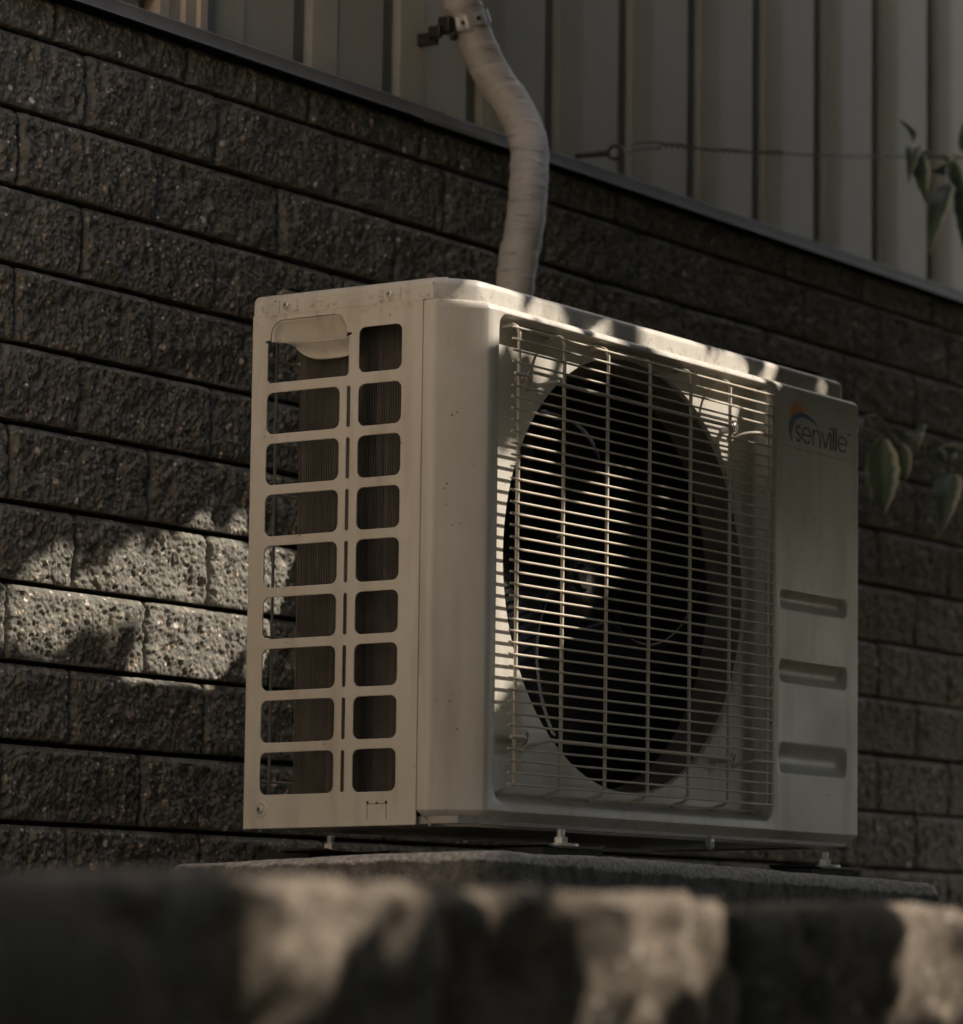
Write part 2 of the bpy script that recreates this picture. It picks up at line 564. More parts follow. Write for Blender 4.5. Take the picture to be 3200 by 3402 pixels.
# window beside the siding
win = MB()
win.box((-1.02, YS + 0.0, 0.9375), (0.178, YS + 0.0095, 0.956))
win = win.build('window', M_GREYF, house)
MB().box((-1.0, YS + 0.004, 0.957), (0.170, YS + 0.009, 2.3)).build('pane', M_BROWN, win)
MB().box((0.171, YS - 0.006, 0.957), (0.197, YS + 0.0095, 2.32)).build('sash', M_GREYF, win)
cj = MB()
rr = []
pr = [(0.198, 0.0095), (0.198, -0.014), (0.214, -0.014), (0.217, -0.008), (0.240, -0.008), (0.243, -0.013), (0.262, -0.013), (0.265, -0.017), (0.277, -0.017), (0.279, -0.013), (0.279, 0.0095)]
cj.rings([[(x, YS + y, z) for x, y in pr] for z in (0.9375, 2.34)], cap_last=True, cap_first=True)
cj.build('jamb', M_CREAM, win, fix=True)
MB().box((0.2805, YS - 0.004, 0.9375), (0.3035, YS + 0.0095, 2.34)).build('trim', M_GREYF, win)

# ------------------------------------------------------------------ concrete slab
def slab():
    x0, x1, y0, y1 = -0.062, 0.868, -0.072, 0.335
    r = 0.035
    base = []
    for cx, cy, a0 in ((x1 - r, y0 + r, -90), (x1 - r, y1 - r, 0), (x0 + r, y1 - r, 90), (x0 + r, y0 + r, 180)):
        for k in range(13):
            a = rad(a0 + 90 * k / 12)
            base.append((cx + r * math.cos(a), cy + r * math.sin(a)))
    pts = []
    for i, p in enumerate(base):
        q = base[(i + 1) % len(base)]
        n = max(1, int(math.dist(p, q) / 0.006))
        for k in range(n):
            pts.append((p[0] + (q[0] - p[0]) * k / n, p[1] + (q[1] - p[1]) * k / n))
    C = ((x0 + x1) / 2, (y0 + y1) / 2)
    ringsz = []
    zs = [(-0.140, 0), (-0.12, 0)] + [(-0.11 + 0.0055 * k, 0) for k in range(13)] + [(-0.0415, 0.0008), (-0.0385, 0.0022), (-0.0355, 0.0048), (-0.0335, 0.0085), (-0.0325, 0.014), (-0.032, 0.03), (-0.032, 0.06)]
    for z, ins in zs:
        ring = []
        for (x, y) in pts:
            dx, dy = x - C[0], y - C[1]
            L = math.hypot(dx, dy)
            nz = 0.0065 * fbm(x * 9, y * 9, z * 14 + 4, 4) + 0.0016 * fbm(x * 90, y * 90, z * 90, 3)
            f = (L - ins + nz * (1 if ins < 0.03 else 0.3)) / L
            droop = -0.011 * max(0, (x - 0.25) / 0.62) - 0.007 * max(0, (y - 0.05) / 0.28) * (1 - max(0, min(1, x / 0.3)))
            zz = z + droop + 0.003 + 0.0012 * fbm(x * 14, y * 14, 7.7, 3) + 0.0006 * fbm(x * 80, y * 80, z * 70, 2)
            ring.append((C[0] + dx * f, C[1] + dy * f, zz))
        ringsz.append(ring)
    mb = MB()
    mb.rings(ringsz, cap_last=True)
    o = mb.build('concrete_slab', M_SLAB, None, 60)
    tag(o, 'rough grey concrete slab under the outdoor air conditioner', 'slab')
slab()

# ------------------------------------------------------------------ retaining wall in the foreground
ret = thing('retaining_wall', 'blurred low retaining wall of rounded concrete blocks in the foreground', 'wall')
RL, RH = 0.2975, 0.16
def fg_mesh(seed):
    L, H, Dp = RL - 0.003, RH - 0.004, 0.22
    nx, nz = 44, 24
    sx = seed * 5.13
    mb = MB()
    def fn(a, b):
        x, z = (a - 0.5) * L, (b - 0.5) * H
        ex, ez = min(a, 1 - a) * L, min(b, 1 - b) * H
        R = 0.026
        y = 0.0
        if ex < R:
            y += R - math.sqrt(max(0, R * R - (R - ex) ** 2))
        R2 = 0.010
        if ez < R2:
            y += R2 - math.sqrt(max(0, R2 * R2 - (R2 - ez) ** 2))
        y -= 0.014 * fbm(x * 11 + sx, 0, z * 11, 4) + 0.006 * fbm(x * 40 + sx, 3, z * 40, 3)
        z += 0.006 * b * fbm(x * 16 + sx, 6, 1.5, 3)
        return (x, y, z)
    mb.grid(nx, nz, fn)
    top = [fn(i / (nx - 1), 1.0) for i in range(nx)]
    tb = [(p[0], Dp, p[2] + 0.003 * fbm(p[0] * 20, sx, 4, 2)) for p in top]
    tm = [(p[0], 0.06, p[2] + 0.004 * fbm(p[0] * 14 + sx, 8, 4, 3)) for p in top]
    mb.rings([tb, tm, top], close=False)
    bot = [fn(i / (nx - 1), 0.0) for i in range(nx)]
    mb.rings([bot, [(p[0], Dp, p[2]) for p in bot]], close=False)
    lef = [fn(0, j / (nz - 1)) for j in range(nz)]
    rig = [fn(1, j / (nz - 1)) for j in range(nz)]
    mb.rings([lef, [(p[0], Dp, p[2]) for p in lef]][::-1][::-1], close=False)
    mb.rings([[(p[0], Dp, p[2]) for p in rig], rig], close=False)
    return mb.mesh('block', M_FGBLOCK, 60)
FGM = [fg_mesh(i + 1) for i in range(6)]
random.seed(11)
for r in range(4):
    zc = -0.105 - RH / 2 - RH * r
    for k in range(-14, 22):
        xc = -1.4415 + (k + 0.5) * RL + (0 if r % 2 == 0 else RL / 2)
        link('block', FGM[random.randrange(6)], ret, (xc, -1.05 + random.uniform(-0.004, 0.004), zc + (random.uniform(-0.002, 0.002) if r == 0 else 0)))
MB().box((-5.4, -0.98, -0.75), (4.9, -0.86, -0.135)).build('backfill', M_MORTAR, ret)

# rounded stone at the left end, nearer than the wall
def stone():
    mb = MB()
    n = 56
    rr = []
    for j in range(34):
        v = j / 33
        z = -0.36 + 0.252 * v
        k = 1.0 if v < 0.72 else math.sqrt(max(0.0004, 1 - ((v - 0.72) / 0.28) ** 2.4))
        ring = []
        for i in range(n):
            a = 2 * math.pi * i / n
            c, s_ = math.cos(a), math.sin(a)
            q = (abs(c) ** 3 + abs(s_) ** 3) ** (-1 / 3)
            x, y = 0.13 * q * c, 0.085 * q * s_
            f = k * (1 + 0.05 * fbm(x * 12 + 3, y * 12, z * 12, 4))
            ring.append((-2.005 + x * f, -1.19 + y * f, z))
        rr.append(ring)
    rr.insert(0, [(x, y, -0.755) for x, y, _ in rr[0]])
    mb.rings(rr, cap_last=True)
    o = mb.build('edging_stone', M_FGBLOCK, None, 180)
    tag(o, 'blurred rounded upright stone at the left edge before the retaining wall', 'stone')
stone()
# ------------------------------------------------------------------ outdoor unit of the air conditioner
ac = thing('air_conditioner', 'ivory outdoor air conditioner unit with wire fan grille on the concrete slab', 'air conditioner')
W, D, H = 0.785, 0.276, 0.530
SEAM = 0.056

# --- front panel -------------------------------------------------------------
FX0, FX1, FZ0, FZ1 = 0.042, 0.777, 0.015, 0.5215      # flat front face
XS = 0.598                                              # start of the plain right-hand part
HCX, HCZ, HR = 0.329, 0.2795, 0.2335                      # fan opening
RD = 0.022                                              # depth of the grille recess
fp = MB()

def rr_radius(phi, x0, x1, z0, z1, r):
    """distance from the hole centre to a rounded rectangle in direction phi"""
    dx, dz = math.cos(phi), math.sin(phi)
    cx, cz, hx, hz = (x0 + x1) / 2, (z0 + z1) / 2, (x1 - x0) / 2, (z1 - z0) / 2
    lo, hi = 0.0, 0.6
    for _ in range(40):
        m = (lo + hi) / 2
        px, pz = abs(HCX + dx * m - cx) - hx + r, abs(HCZ + dz * m - cz) - hz + r
        sd = math.hypot(max(px, 0), max(pz, 0)) + min(max(px, pz), 0) - r
        if sd > 0:
            hi = m
        else:
            lo = m
    return lo

NA = 360
phis = [2 * math.pi * k / NA for k in range(NA)]
for cxx, czz in ((FX0, FZ0), (XS, FZ0), (XS, FZ1), (FX0, FZ1)):     # snap angles onto the rectangle corners
    a = math.atan2(czz - HCZ, cxx - HCX) % (2 * math.pi)
    phis[min(range(NA), key=lambda k: abs(phis[k] - a))] = a
shapes = [
    (FX0, XS, FZ0, FZ1, 0.0002, 0.0),
    (0.0515, 0.588, 0.0235, 0.5208, 0.014, 0.0),
    (0.0525, 0.586, 0.0245, 0.5202, 0.0135, 0.0006),
    (0.0540, 0.5845, 0.0260, 0.5194, 0.013, 0.0030),
    (0.0570, 0.5815, 0.0285, 0.5182, 0.013, 0.0120),
    (0.0590, 0.5800, 0.0305, 0.5174, 0.013, 0.0185),
    (0.0610, 0.5780, 0.0320, 0.5168, 0.013, RD - 0.001),
    (0.0650, 0.574, 0.0350, 0.5164, 0.013, RD),
]
R_ = []
for x0, x1, z0, z1, r, y in shapes:
    R_.append([(HCX + math.cos(a) * q, y, HCZ + math.sin(a) * q) for a in phis for q in (rr_radius(a, x0, x1, z0, z1, r),)])
outer = [rr_radius(a, 0.0650, 0.574, 0.0350, 0.5164, 0.013) for a in phis]
for f in (0.33, 0.66):
    R_.append([(HCX + math.cos(a) * q, RD, HCZ + math.sin(a) * q) for a, ou in zip(phis, outer) for q in (ou + (HR + 0.0025 - ou) * f,)])
for k in range(7):                                       # bell mouth
    th = rad(90 * k / 6)
    rr_, yy = HR + 0.0025 - 0.0025 * math.sin(th), RD + 0.005 - 0.005 * math.cos(th)
    R_.append([(HCX + math.cos(a) * rr_, yy, HCZ + math.sin(a) * rr_) for a in phis])
SH_ = [R_[-1]]
for yy, rr_ in ((RD + 0.012, HR - 0.001), (RD + 0.030, HR - 0.003), (RD + 0.050, HR - 0.003), (RD + 0.0515, HR + 0.006)):
    SH_.append([(HCX + math.cos(a) * rr_, yy, HCZ + math.sin(a) * rr_) for a in phis])
fp.rings([list(reversed(r)) for r in R_])

PILLS = [(0.5885, 0.7525, 0.268, 0.2895), (0.5885, 0.7525, 0.183, 0.2095), (0.5885, 0.7525, 0.080, 0.1140)]
def press(x, z):
    y = 0.0
    for x0, x1, z0, z1 in PILLS:
        hx, hz = (x1 - x0) / 2 - 0.004, (z1 - z0) / 2
        px, pz = abs(x - (x0 + x1) / 2 - 0.006), abs(z - (z0 + z1) / 2)
        ux = max(0.0, 1 - max(0.0, px - (hx - 0.014)) / 0.015)
        uz = max(0.0, 1 - (pz / hz) ** 2)
        ux = ux * ux * (3 - 2 * ux)
        y += 0.0075 * ux * (uz ** 1.05) * min(1.0, hz / 0.013)
    return y
def fn(a, b):
    x, z = XS + (FX1 - XS) * a, FZ0 + (FZ1 - FZ0) * b
    return (x, press(x, z) + 0.0003 * math.sin(x * 30) * math.sin(z * 11), z)
fp.grid(110, 300, fn)

# outer rim of the panel: plan path from the seam round the chamfered corner, along the front, round the right end
def plan(off, top=False):
    P = [(0.0002, SEAM - 0.0001), (-0.0012, SEAM - 0.0006), (-0.0016, SEAM - 0.006), (-0.0016, SEAM - 0.010)]
    ch0, ch1 = (-0.0016, 0.0435), (0.0340, 0.0022)
    n = 10
    P += [(ch0[0] + (ch1[0] - ch0[0]) * (k / n) - 0.0010 * math.sin(math.pi * k / n), ch0[1] + (ch1[1] - ch0[1]) * (k / n) - 0.0010 * math.sin(math.pi * k / n)) for k in range(n + 1)]
    P += [(0.0365, 0.0006), (FX0, 0.0)]
    P += [(FX0 + (FX1 - FX0) * k / 30, 0.0) for k in range(1, 31)]
    P += [(FX1 + 0.008 * math.sin(rad(a)), 0.008 - 0.008 * math.cos(rad(a))) for a in (20, 45, 70, 90)]
    P += [(W, 0.05), (W, 0.15), (W, D)]
    out = []
    for i, p in enumerate(P):
        a, b = P[max(i - 1, 0)], P[min(i + 1, len(P) - 1)]
        d = Vector((b[0] - a[0], b[1] - a[1])).normalized()
        nrm = Vector((-d.y, d.x))                       # inward
        k = min(1.0, max(0.0, (p[0] + 0.0016) / 0.040)) if (p[1] < 0.06 and p[0] < 0.045 and top) else 1.0
        k = 0.06 + 0.94 * k * k
        out.append((p[0] + nrm.x * off * k, p[1] + nrm.y * off * k))
    return out
def sweep(rows, sel=None, top=False):
    rr = []
    for z, off in rows:
        pl = plan(off, top)
        if sel:
            pl = pl[sel[0]:sel[1]]
        rr.append([(x, y, z) for x, y in pl])
    fp.rings(rr, close=False)
NP = len(plan(0))
iF0 = next(i for i, p in enumerate(plan(0)) if abs(p[0] - FX0) < 1e-6 and abs(p[1]) < 1e-6)
iF1 = iF0 + 30
top_rows = [(FZ1, 0.0)] + [(FZ1 + 0.0080 * math.sin(rad(a)), 0.0125 * (1 - math.cos(rad(a)))) for a in (15, 30, 45, 60, 75, 90)] + [(FZ1 + 0.0080, 0.03)]
bot_rows = [(-0.001, 0.03), (-0.001, 0.0150), (0.0005, 0.0142), (0.0105, 0.0050), (0.0130, 0.0016), (FZ0, 0.0)]
sweep(bot_rows)
sweep([(FZ0, 0.0), (FZ1, 0.0)], (0, iF0 + 1))
sweep([(FZ0, 0.0), (FZ1, 0.0)], (iF1, NP))
sweep(top_rows, None, True)
front = fp.build('front_panel', M_PAINT, ac, 38)
MB().rings([list(reversed(r)) for r in SH_]).build('fan_shroud', M_SHROUD, ac, 60)

# --- side panel with its openings ----------------------------------------------
def rrect(y0, y1, z0, z1, r, n=6):
    pts = []
    for cy, cz, a0 in ((y1 - r, z0 + r, -90), (y1 - r, z1 - r, 0), (y0 + r, z1 - r, 90), (y0 + r, z0 + r, 180)):
        for k in range(n + 1):
            a = rad(a0 + 90 * k / n)
            pts.append((cy + r * math.cos(a), cz + r * math.sin(a)))
    return pts

def plate(name, loops, thick, bev, m, parent, world_from_yz):
    cu = bpy.data.curves.new(name, 'CURVE')
    cu.dimensions = '2D'
    cu.fill_mode = 'BOTH'
    cu.extrude = max(thick / 2 - bev, 0)
    cu.bevel_depth = bev
    cu.bevel_resolution = 2
    cu.offset = -bev
    for lp in loops:
        sp = cu.splines.new('POLY')
        sp.points.add(len(lp) - 1)
        for p, (a, b) in zip(sp.points, lp):
            p.co = (a, b, 0, 1)
        sp.use_cyclic_u = True
    tmp = bpy.data.objects.new(name, cu)
    COL.objects.link(tmp)
    dg = bpy.context.evaluated_depsgraph_get()
    me = bpy.data.meshes.new_from_object(tmp.evaluated_get(dg))
    bpy.data.objects.remove(tmp)
    me.transform(world_from_yz)
    me.materials.clear()
    me.materials.append(m)
    me.shade_smooth()
    me.set_sharp_from_angle(angle=rad(30))
    return link(name, me, parent)

SIDE = Matrix(((0, 0, -1, 0), (1, 0, 0, 0), (0, 1, 0, 0), (0, 0, 0, 1)))    # (y, z, n) -> (-n, y, z)
loops = [rrect(SEAM + 0.0006, D - 0.002, 0.0, 0.5315, 0.0012, 2)]
ROWP, ROWH = 0.05312, 0.0431
for k in range(9):
    zt = 0.0773 + ROWP * (8 - k)
    if k == 0:
        loops.append(rrect(0.0825, 0.1365, 0.4612, 0.5078, 0.0075))
        # carrying-handle opening: square bottom corners below, arched pocket above, notches at the ends
        y0, y1 = 0.1495, 0.2545
        lp = [(y1 - 0.003, 0.4595), (y1, 0.4625), (y1, 0.5015), (y1 + 0.003, 0.5015), (y1 + 0.003, 0.5040), (y1 - 0.0035, 0.5040)]
        lp += [(y1 - 0.0035 - 0.016 + 0.016 * math.cos(rad(a)), 0.5085 + 0.016 * math.sin(rad(a))) for a in (0, 15, 30, 45, 60, 75, 90)]
        lp += [(y0 + 0.0035 + 0.016 + 0.016 * math.cos(rad(a)), 0.5085 + 0.016 * math.sin(rad(a))) for a in (90, 105, 120, 135, 150, 165, 180)]
        lp += [(y0 + 0.0035, 0.5040), (y0 - 0.003, 0.5040), (y0 - 0.003, 0.5015), (y0, 0.5015), (y0, 0.4625), (y0 + 0.003, 0.4595)]
        loops.append(lp)
    else:
        loops.append(rrect(0.1605, 0.2545, zt - ROWH, zt, 0.0078))
        loops.append(rrect(0.0825, 0.1365, zt - ROWH, zt, 0.0078))
        loops.append(rrect(0.1468, 0.1512, zt - ROWH + 0.0003, zt - 0.0003, 0.0021, 4))
side = plate('side_panel', loops, 0.0022, 0.0007, M_PAINT, ac, SIDE)
# folded rear edge of the side panel
MB().rings([[(0.0, D - 0.002, z), (0.0006, D - 0.0004, z), (0.002, D, z), (0.014, D, z), (0.014, D - 0.0014, z), (0.0014, D - 0.0018, z)] for z in (0.0, 0.5315)], cap_last=True, cap_first=True).build('rear_fold', M_PAINT, side, 50, fix=True)

# pressed handle pocket: arched plate sinking towards its lower edge, then a curled grip
hp = MB()
def pocket(a, b):
    # b 0 = lower edge (pushed in), 1 = top of the arch (flush)
    z = 0.5025 + (0.5241 - 0.5025) * b
    y0, y1 = 0.1532, 0.2508
    ins = 0.0
    if z > 0.5085:
        ins = 0.016 - math.sqrt(max(0, 0.016 ** 2 - (z - 0.5085) ** 2))
    y = (y1 - ins) + ((y0 + ins) - (y1 - ins)) * a
    e = min(a, 1 - a) * (y1 - y0 - 2 * ins)
    depth = 0.0105 * (1 - b) ** 0.75
    depth *= min(1.0, 0.0 + e / 0.007)
    return (0.0006 + depth, y, z)
hp.grid(40, 16, pocket)
def grip(a, b):
    y0, y1 = 0.1560, 0.2400
    y = y1 + (y0 - y1) * a
    drop = 0.0195 * (1 - (2 * abs(a - 0.62)) ** 3.0 * 0.55)
    drop = max(drop, 0.002)
    t = b
    return (0.0106 + 0.010 * math.sin(t * math.pi * 0.55), y, 0.5027 - drop * t)
hp.grid(26, 10, grip)
h_ = hp.build('handle', M_PAINT, side, 60)
sm = h_.modifiers.new('sheet', 'SOLIDIFY')
sm.thickness = 0.0012
sm.offset = 0

def screw(name, origin, axis, r, parent, m=M_ZINC):
    mb = MB()
    mb.lathe([(r * 1.5, 0.0), (r * 1.5, 0.0007), (r * 1.05, 0.0009), (r, 0.0014), (r * 0.86, 0.0024), (r * 0.5, 0.0029), (r * 0.18, 0.0030)], origin, axis, 20)
    o = mb.build(name, m, parent, 40)
    ax = Vector(axis).normalized()
    u = ax.orthogonal().normalized()
    w = ax.cross(u)
    P = Vector(origin) + ax * 0.0028
    sl = MB()
    for d1, d2 in ((u, w), (w, u)):
        vs = []
        for h in (0, 0.0004):
            for s1, s2 in ((-1, -1), (1, -1), (1, 1), (-1, 1)):
                vs.append(P + d1 * (s1 * r * 0.55) + d2 * (s2 * r * 0.11) + ax * (h + (0.00005 if d1 is w else 0)))
        sl.add(vs, [(0, 1, 2, 3), (4, 5, 6, 7), (0, 1, 5, 4), (1, 2, 6, 5), (2, 3, 7, 6), (3, 0, 4, 7)])
    sl.build('cross_slot', M_BLACK, o)
    return o
# lower rear screw in its dished seat
MB().lathe([(0.0088, 0.0), (0.0082, 0.0010), (0.0070, 0.0012), (0.0058, 0.0004)], (-0.0011, 0.2520, 0.0195), (-1, 0, 0), 28).build('screw_seat', M_PAINT, side, 60)
screw('screw', (-0.0014, 0.2520, 0.0195), (-1, 0, 0), 0.0040, ac)
# clip slot punched near the seam
tb = MB()
for a, b in (((-0.0013, 0.0925, 0.0062), (-0.0009, 0.0931, 0.0222)), ((-0.0013, 0.1164, 0.0062), (-0.0009, 0.1170, 0.0225)), ((-0.0013, 0.0931, 0.0216), (-0.0009, 0.1164, 0.0222)),
             ((-0.00135, 0.0918, 0.0216), (-0.0009, 0.0946, 0.0246)), ((-0.00135, 0.1150, 0.0218), (-0.0009, 0.1176, 0.0249)), ((-0.00135, 0.1035, 0.0220), (-0.0009, 0.1062, 0.0238))):
    tb.box(a, b)
tb.build('clip_slot', M_BLACK, side)

# --- lid -----------------------------------------------------------------------
def lid_path(off, n=10):
    y0, y1, x0, x1 = 0.0125, D, -0.0014, 0.7705
    base = []
    base += [(x0, y1 - 0.004), (x0, 0.20), (x0, 0.12), (x0, 0.0500)]
    base += [(x0 + (0.0362) * (k / n) - 0.0014 * math.sin(math.pi * k / n), 0.0440 - 0.0300 * (k / n) - 0.0014 * math.sin(math.pi * k / n)) for k in range(n + 1)]
    base += [(0.0400, y0 + 0.0004), (0.046, y0)]
    base += [(0.046 + (x1 - 0.012 - 0.046) * k / 20, y0) for k in range(1, 21)]
    base += [(x1 - 0.012 + 0.012 * math.sin(rad(a)), y0 + 0.012 - 0.012 * math.cos(rad(a))) for a in (20, 45, 70, 90)]
    base += [(x1, 0.12), (x1, y1 - 0.012)] + [(x1 - 0.012 + 0.012 * math.cos(rad(a)), y1 - 0.012 + 0.012 * math.sin(rad(a))) for a in (25, 50, 75, 90)]
    base += [(x1 + (x0 + 0.004 - x1) * k / 16, y1) for k in range(1, 17)]
    out = []
    N = len(base)
    for i, p in enumerate(base):
        a, b = base[i - 1], base[(i + 1) % N]
        d = Vector((b[0] - a[0], b[1] - a[1])).normalized()
        out.append((p[0] - d.y * off, p[1] + d.x * off))
    return out
lid_rows = [(0.5298, 0.0022), (0.5298, 0.0), (0.5440, 0.0), (0.5475, 0.0008), (0.5505, 0.0028), (0.5523, 0.0060), (0.5526, 0.0100), (0.5526, 0.0260), (0.5535, 0.0290), (0.5572, 0.0330), (0.5582, 0.0365), (0.5582, 0.0450)]
lm = MB()
lm.rings([[(x, y, z) for x, y in lid_path(o_)] for z, o_ in lid_rows], cap_last=True)
lid = lm.build('lid', M_PAINT, ac, 40)
for yy, zz in ((0.2300, 0.5392), (0.0975, 0.5388)):
    screw('screw', (-0.0016, yy, zz), (-1, 0, 0), 0.0037, ac)
    MB().box((-0.0021, yy - 0.0135, 0.5322), (-0.0013, yy - 0.0095, 0.5452)).build('press_rib', M_PAINT, lid)
    MB().box((-0.0021, yy + 0.0095, 0.5322), (-0.0013, yy + 0.0135, 0.5452)).build('press_rib', M_PAINT, lid)

# --- fan grille: vertical wires behind, horizontal wires in front -----------------
GY = -0.0035
gr = link('grille', None, ac)
def bar_path(z):
    # mounting bar: dips back to the screw clip at each end
    P = [(0.0705, GY - 0.0032, z), (0.080, GY - 0.0032, z), (0.096, GY - 0.0030, z), (0.104, GY + 0.006, z - 0.003), (0.110, GY + 0.014, z - 0.010), (0.118, GY + 0.015, z - 0.011), (0.126, GY + 0.010, z - 0.005), (0.140, GY - 0.002, z), (0.16, GY - 0.0032, z),
         (0.30, GY - 0.0032, z), (0.46, GY - 0.0032, z), (0.486, GY - 0.002, z), (0.500, GY + 0.006, z - 0.003), (0.508, GY + 0.015, z - 0.010), (0.516, GY + 0.015, z - 0.010), (0.525, GY + 0.006, z - 0.003), (0.540, GY - 0.003, z), (0.560, GY - 0.0032, z), (0.5785, GY - 0.0032, z)]
    return catmull(P, 5)
WPITCH = 0.01194
ztop = 0.5075
wire_me = None
for i in range(40):
    z = ztop - WPITCH * i
    if i in (4, 35):
        b = MB().tube(bar_path(z), 0.0021, 10).build('mounting_bar', M_WIRE, gr, 180)
        for xs in (0.1125, 0.5115):
            sc = screw('clip_screw', (xs, 0.0085, z + 0.001), (0, -1, 0), 0.0036, ac)
            MB().tube([(xs + 0.007 * math.cos(a), 0.0095 - 0.001 * k, z + 0.001 + 0.007 * math.sin(a)) for k, a in enumerate([rad(-60 + 30 * q) for q in range(9)])], 0.0013, 8).build('clip_hook', M_ZINC, sc, 180)
            MB().lathe([(0.0045, 0.0), (0.0040, 0.012)], (xs, RD, z + 0.001), (0, -1, 0), 16).build('boss', M_PAINT, sc, 50)
        continue
    if wire_me is None:
        wire_me = MB().tube([(0.0672, 0, 0), (0.2, 0, 0.0), (0.33, 0, 0.0), (0.45, 0, 0.0), (0.5790, 0, 0)], 0.00125, 8).mesh('wire', M_WIRE, 60)
    link('wire', wire_me, gr, (0, GY - 0.0024 + random.uniform(-0.0003, 0.0003), z + random.uniform(-0.0003, 0.0003)))
vm = None
for k in range(7):
    x = 0.0820 + 0.0811 * k
    if vm is None:
        r = 0.010
        P = [(0, RD - 0.003, 0.5115), (0, 0.010, 0.5125)] + [(0, GY + r - r * math.sin(rad(a)), 0.5025 + r * math.cos(rad(a))) for a in (15, 30, 45, 60, 75, 90)]
        P += [(0, GY, 0.40), (0, GY, 0.20)] + [(0, GY + r - r * math.cos(rad(a)), 0.0475 - r * math.sin(rad(a))) for a in (0, 15, 30, 45, 60, 75, 90)] + [(0, 0.012, 0.0365), (0, RD - 0.003, 0.0335)]
        vm = MB().tube(P, 0.00200, 10).mesh('wire', M_WIRE, 180)
    link('wire', vm, gr, (x, 0, 0))
for z, y in ((0.5140, 0.0075), (0.0345, 0.0115)):
    MB().tube([(0.0800, y, z), (0.33, y, z), (0.5700, y, z)], 0.0013, 8).build('wire', M_WIRE, gr, 60)

# --- fan, motor, coil and casing inside ------------------------------------------
fan = MB()
FC = Vector((HCX, 0.105, HCZ))
fan.lathe([(0.058, 0.055), (0.058, 0.0), (0.055, -0.010), (0.045, -0.016), (0.016, -0.019), (0.012, -0.024), (0.001, -0.025)], FC, (0, 1, 0), 40, cap=False)
fan = fan.build('fan', M_FAN, ac, 40)
for kb in range(3):
    mb = MB()
    a0 = rad(18 + 120 * kb)
    def bl(a, b):
        r = 0.054 + (0.214 - 0.054) * b
        span = rad(62 + 30 * b)
        lead = 0.55 * b * b
        th = a0 + lead + span * (a - 0.15)
        y = 0.040 - 0.074 * a + 0.012 * math.sin(math.pi * a) - 0.010 * b
        tipr = r - 0.012 * (abs(a - 0.5) * 2) ** 4 * b
        return (FC.x + tipr * math.cos(th), FC.y + y - 0.002, FC.z + tipr * math.sin(th))
    mb.grid(30, 22, bl)
    ob = mb.build('blade', M_FAN, fan, 180)
    sm = ob.modifiers.new('sheet', 'SOLIDIFY')
    sm.thickness = 0.003
    sm.offset = 0
MB().lathe([(0.05, 0.0), (0.05, 0.05), (0.045, 0.056), (0.001, 0.057)], (HCX, 0.215, HCZ), (0, -1, 0), 32).build('motor', M_INNER, ac, 40)
mbk = MB()
for xx in (HCX - 0.045, HCX + 0.045):
    mbk.box((xx - 0.010, 0.190, 0.010), (xx + 0.010, 0.204, 0.524))
mbk.build('motor_bracket', M_STEELP, ac)
co = MB()
co.box((0.030, 0.075, 0.012), (0.054, 0.236, 0.522))
co.box((0.0545, 0.212, 0.012), (0.595, 0.236, 0.522))
co.build('coil', M_COIL, ac)
fin = MB()
for k in range(74):
    y = 0.0765 + 0.00215 * k
    w1, w2 = random.uniform(-0.0005, 0.0005), random.uniform(-0.0005, 0.0005)
    vs = []
    for z in (0.014, 0.15, 0.28, 0.40, 0.52):
        o1 = 0.0011 * fbm(z * 14, y * 60, 2.0, 2)
        vs += [(0.0287, y + o1, z), (0.0287, y + o1 + 0.0008, z), (0.0299, y + 0.0004, z), (0.0299, y, z)]
    fs = []
    for j in range(4):
        for i in range(4):
            fs.append((j * 4 + i, j * 4 + (i + 1) % 4, (j + 1) * 4 + (i + 1) % 4, (j + 1) * 4 + i))
    fin.add(vs, fs)
fin.build('fins', M_COIL, ac)
MB().box((0.598, RD + 0.055, 0.004), (0.602, D - 0.01, 0.526)).build('partition', M_INNER, ac)
MB().box((0.006, 0.010, 0.0012), (W - 0.004, D - 0.003, 0.0085)).build('base_pan', M_STEELP, ac)
MB().box((0.02, 0.0725, 0.010), (0.0285, 0.0745, 0.524)).build('inner_baffle', M_INNER, ac)
MB().box((0.60, D - 0.004, 0.0), (W - 0.001, D - 0.001, 0.531)).build('rear_panel', M_PAINT, ac)
# rear guard rods
rg = link('rear_guard', None, ac)
rod = MB().tube([(0, 0.2705, 0.006), (0, 0.2705, 0.526)], 0.0016, 8).mesh('rod', M_WIRE, 60)
for xx in [0.034 + 0.0707 * k for k in range(9)]:
    link('rod', rod, rg, (xx, 0, 0))
for zz in (0.05, 0.2, 0.35, 0.49):
    MB().tube([(0.015, 0.2737, zz), (0.6, 0.2737, zz)], 0.0014, 8).build('rod', M_WIRE, rg, 60)

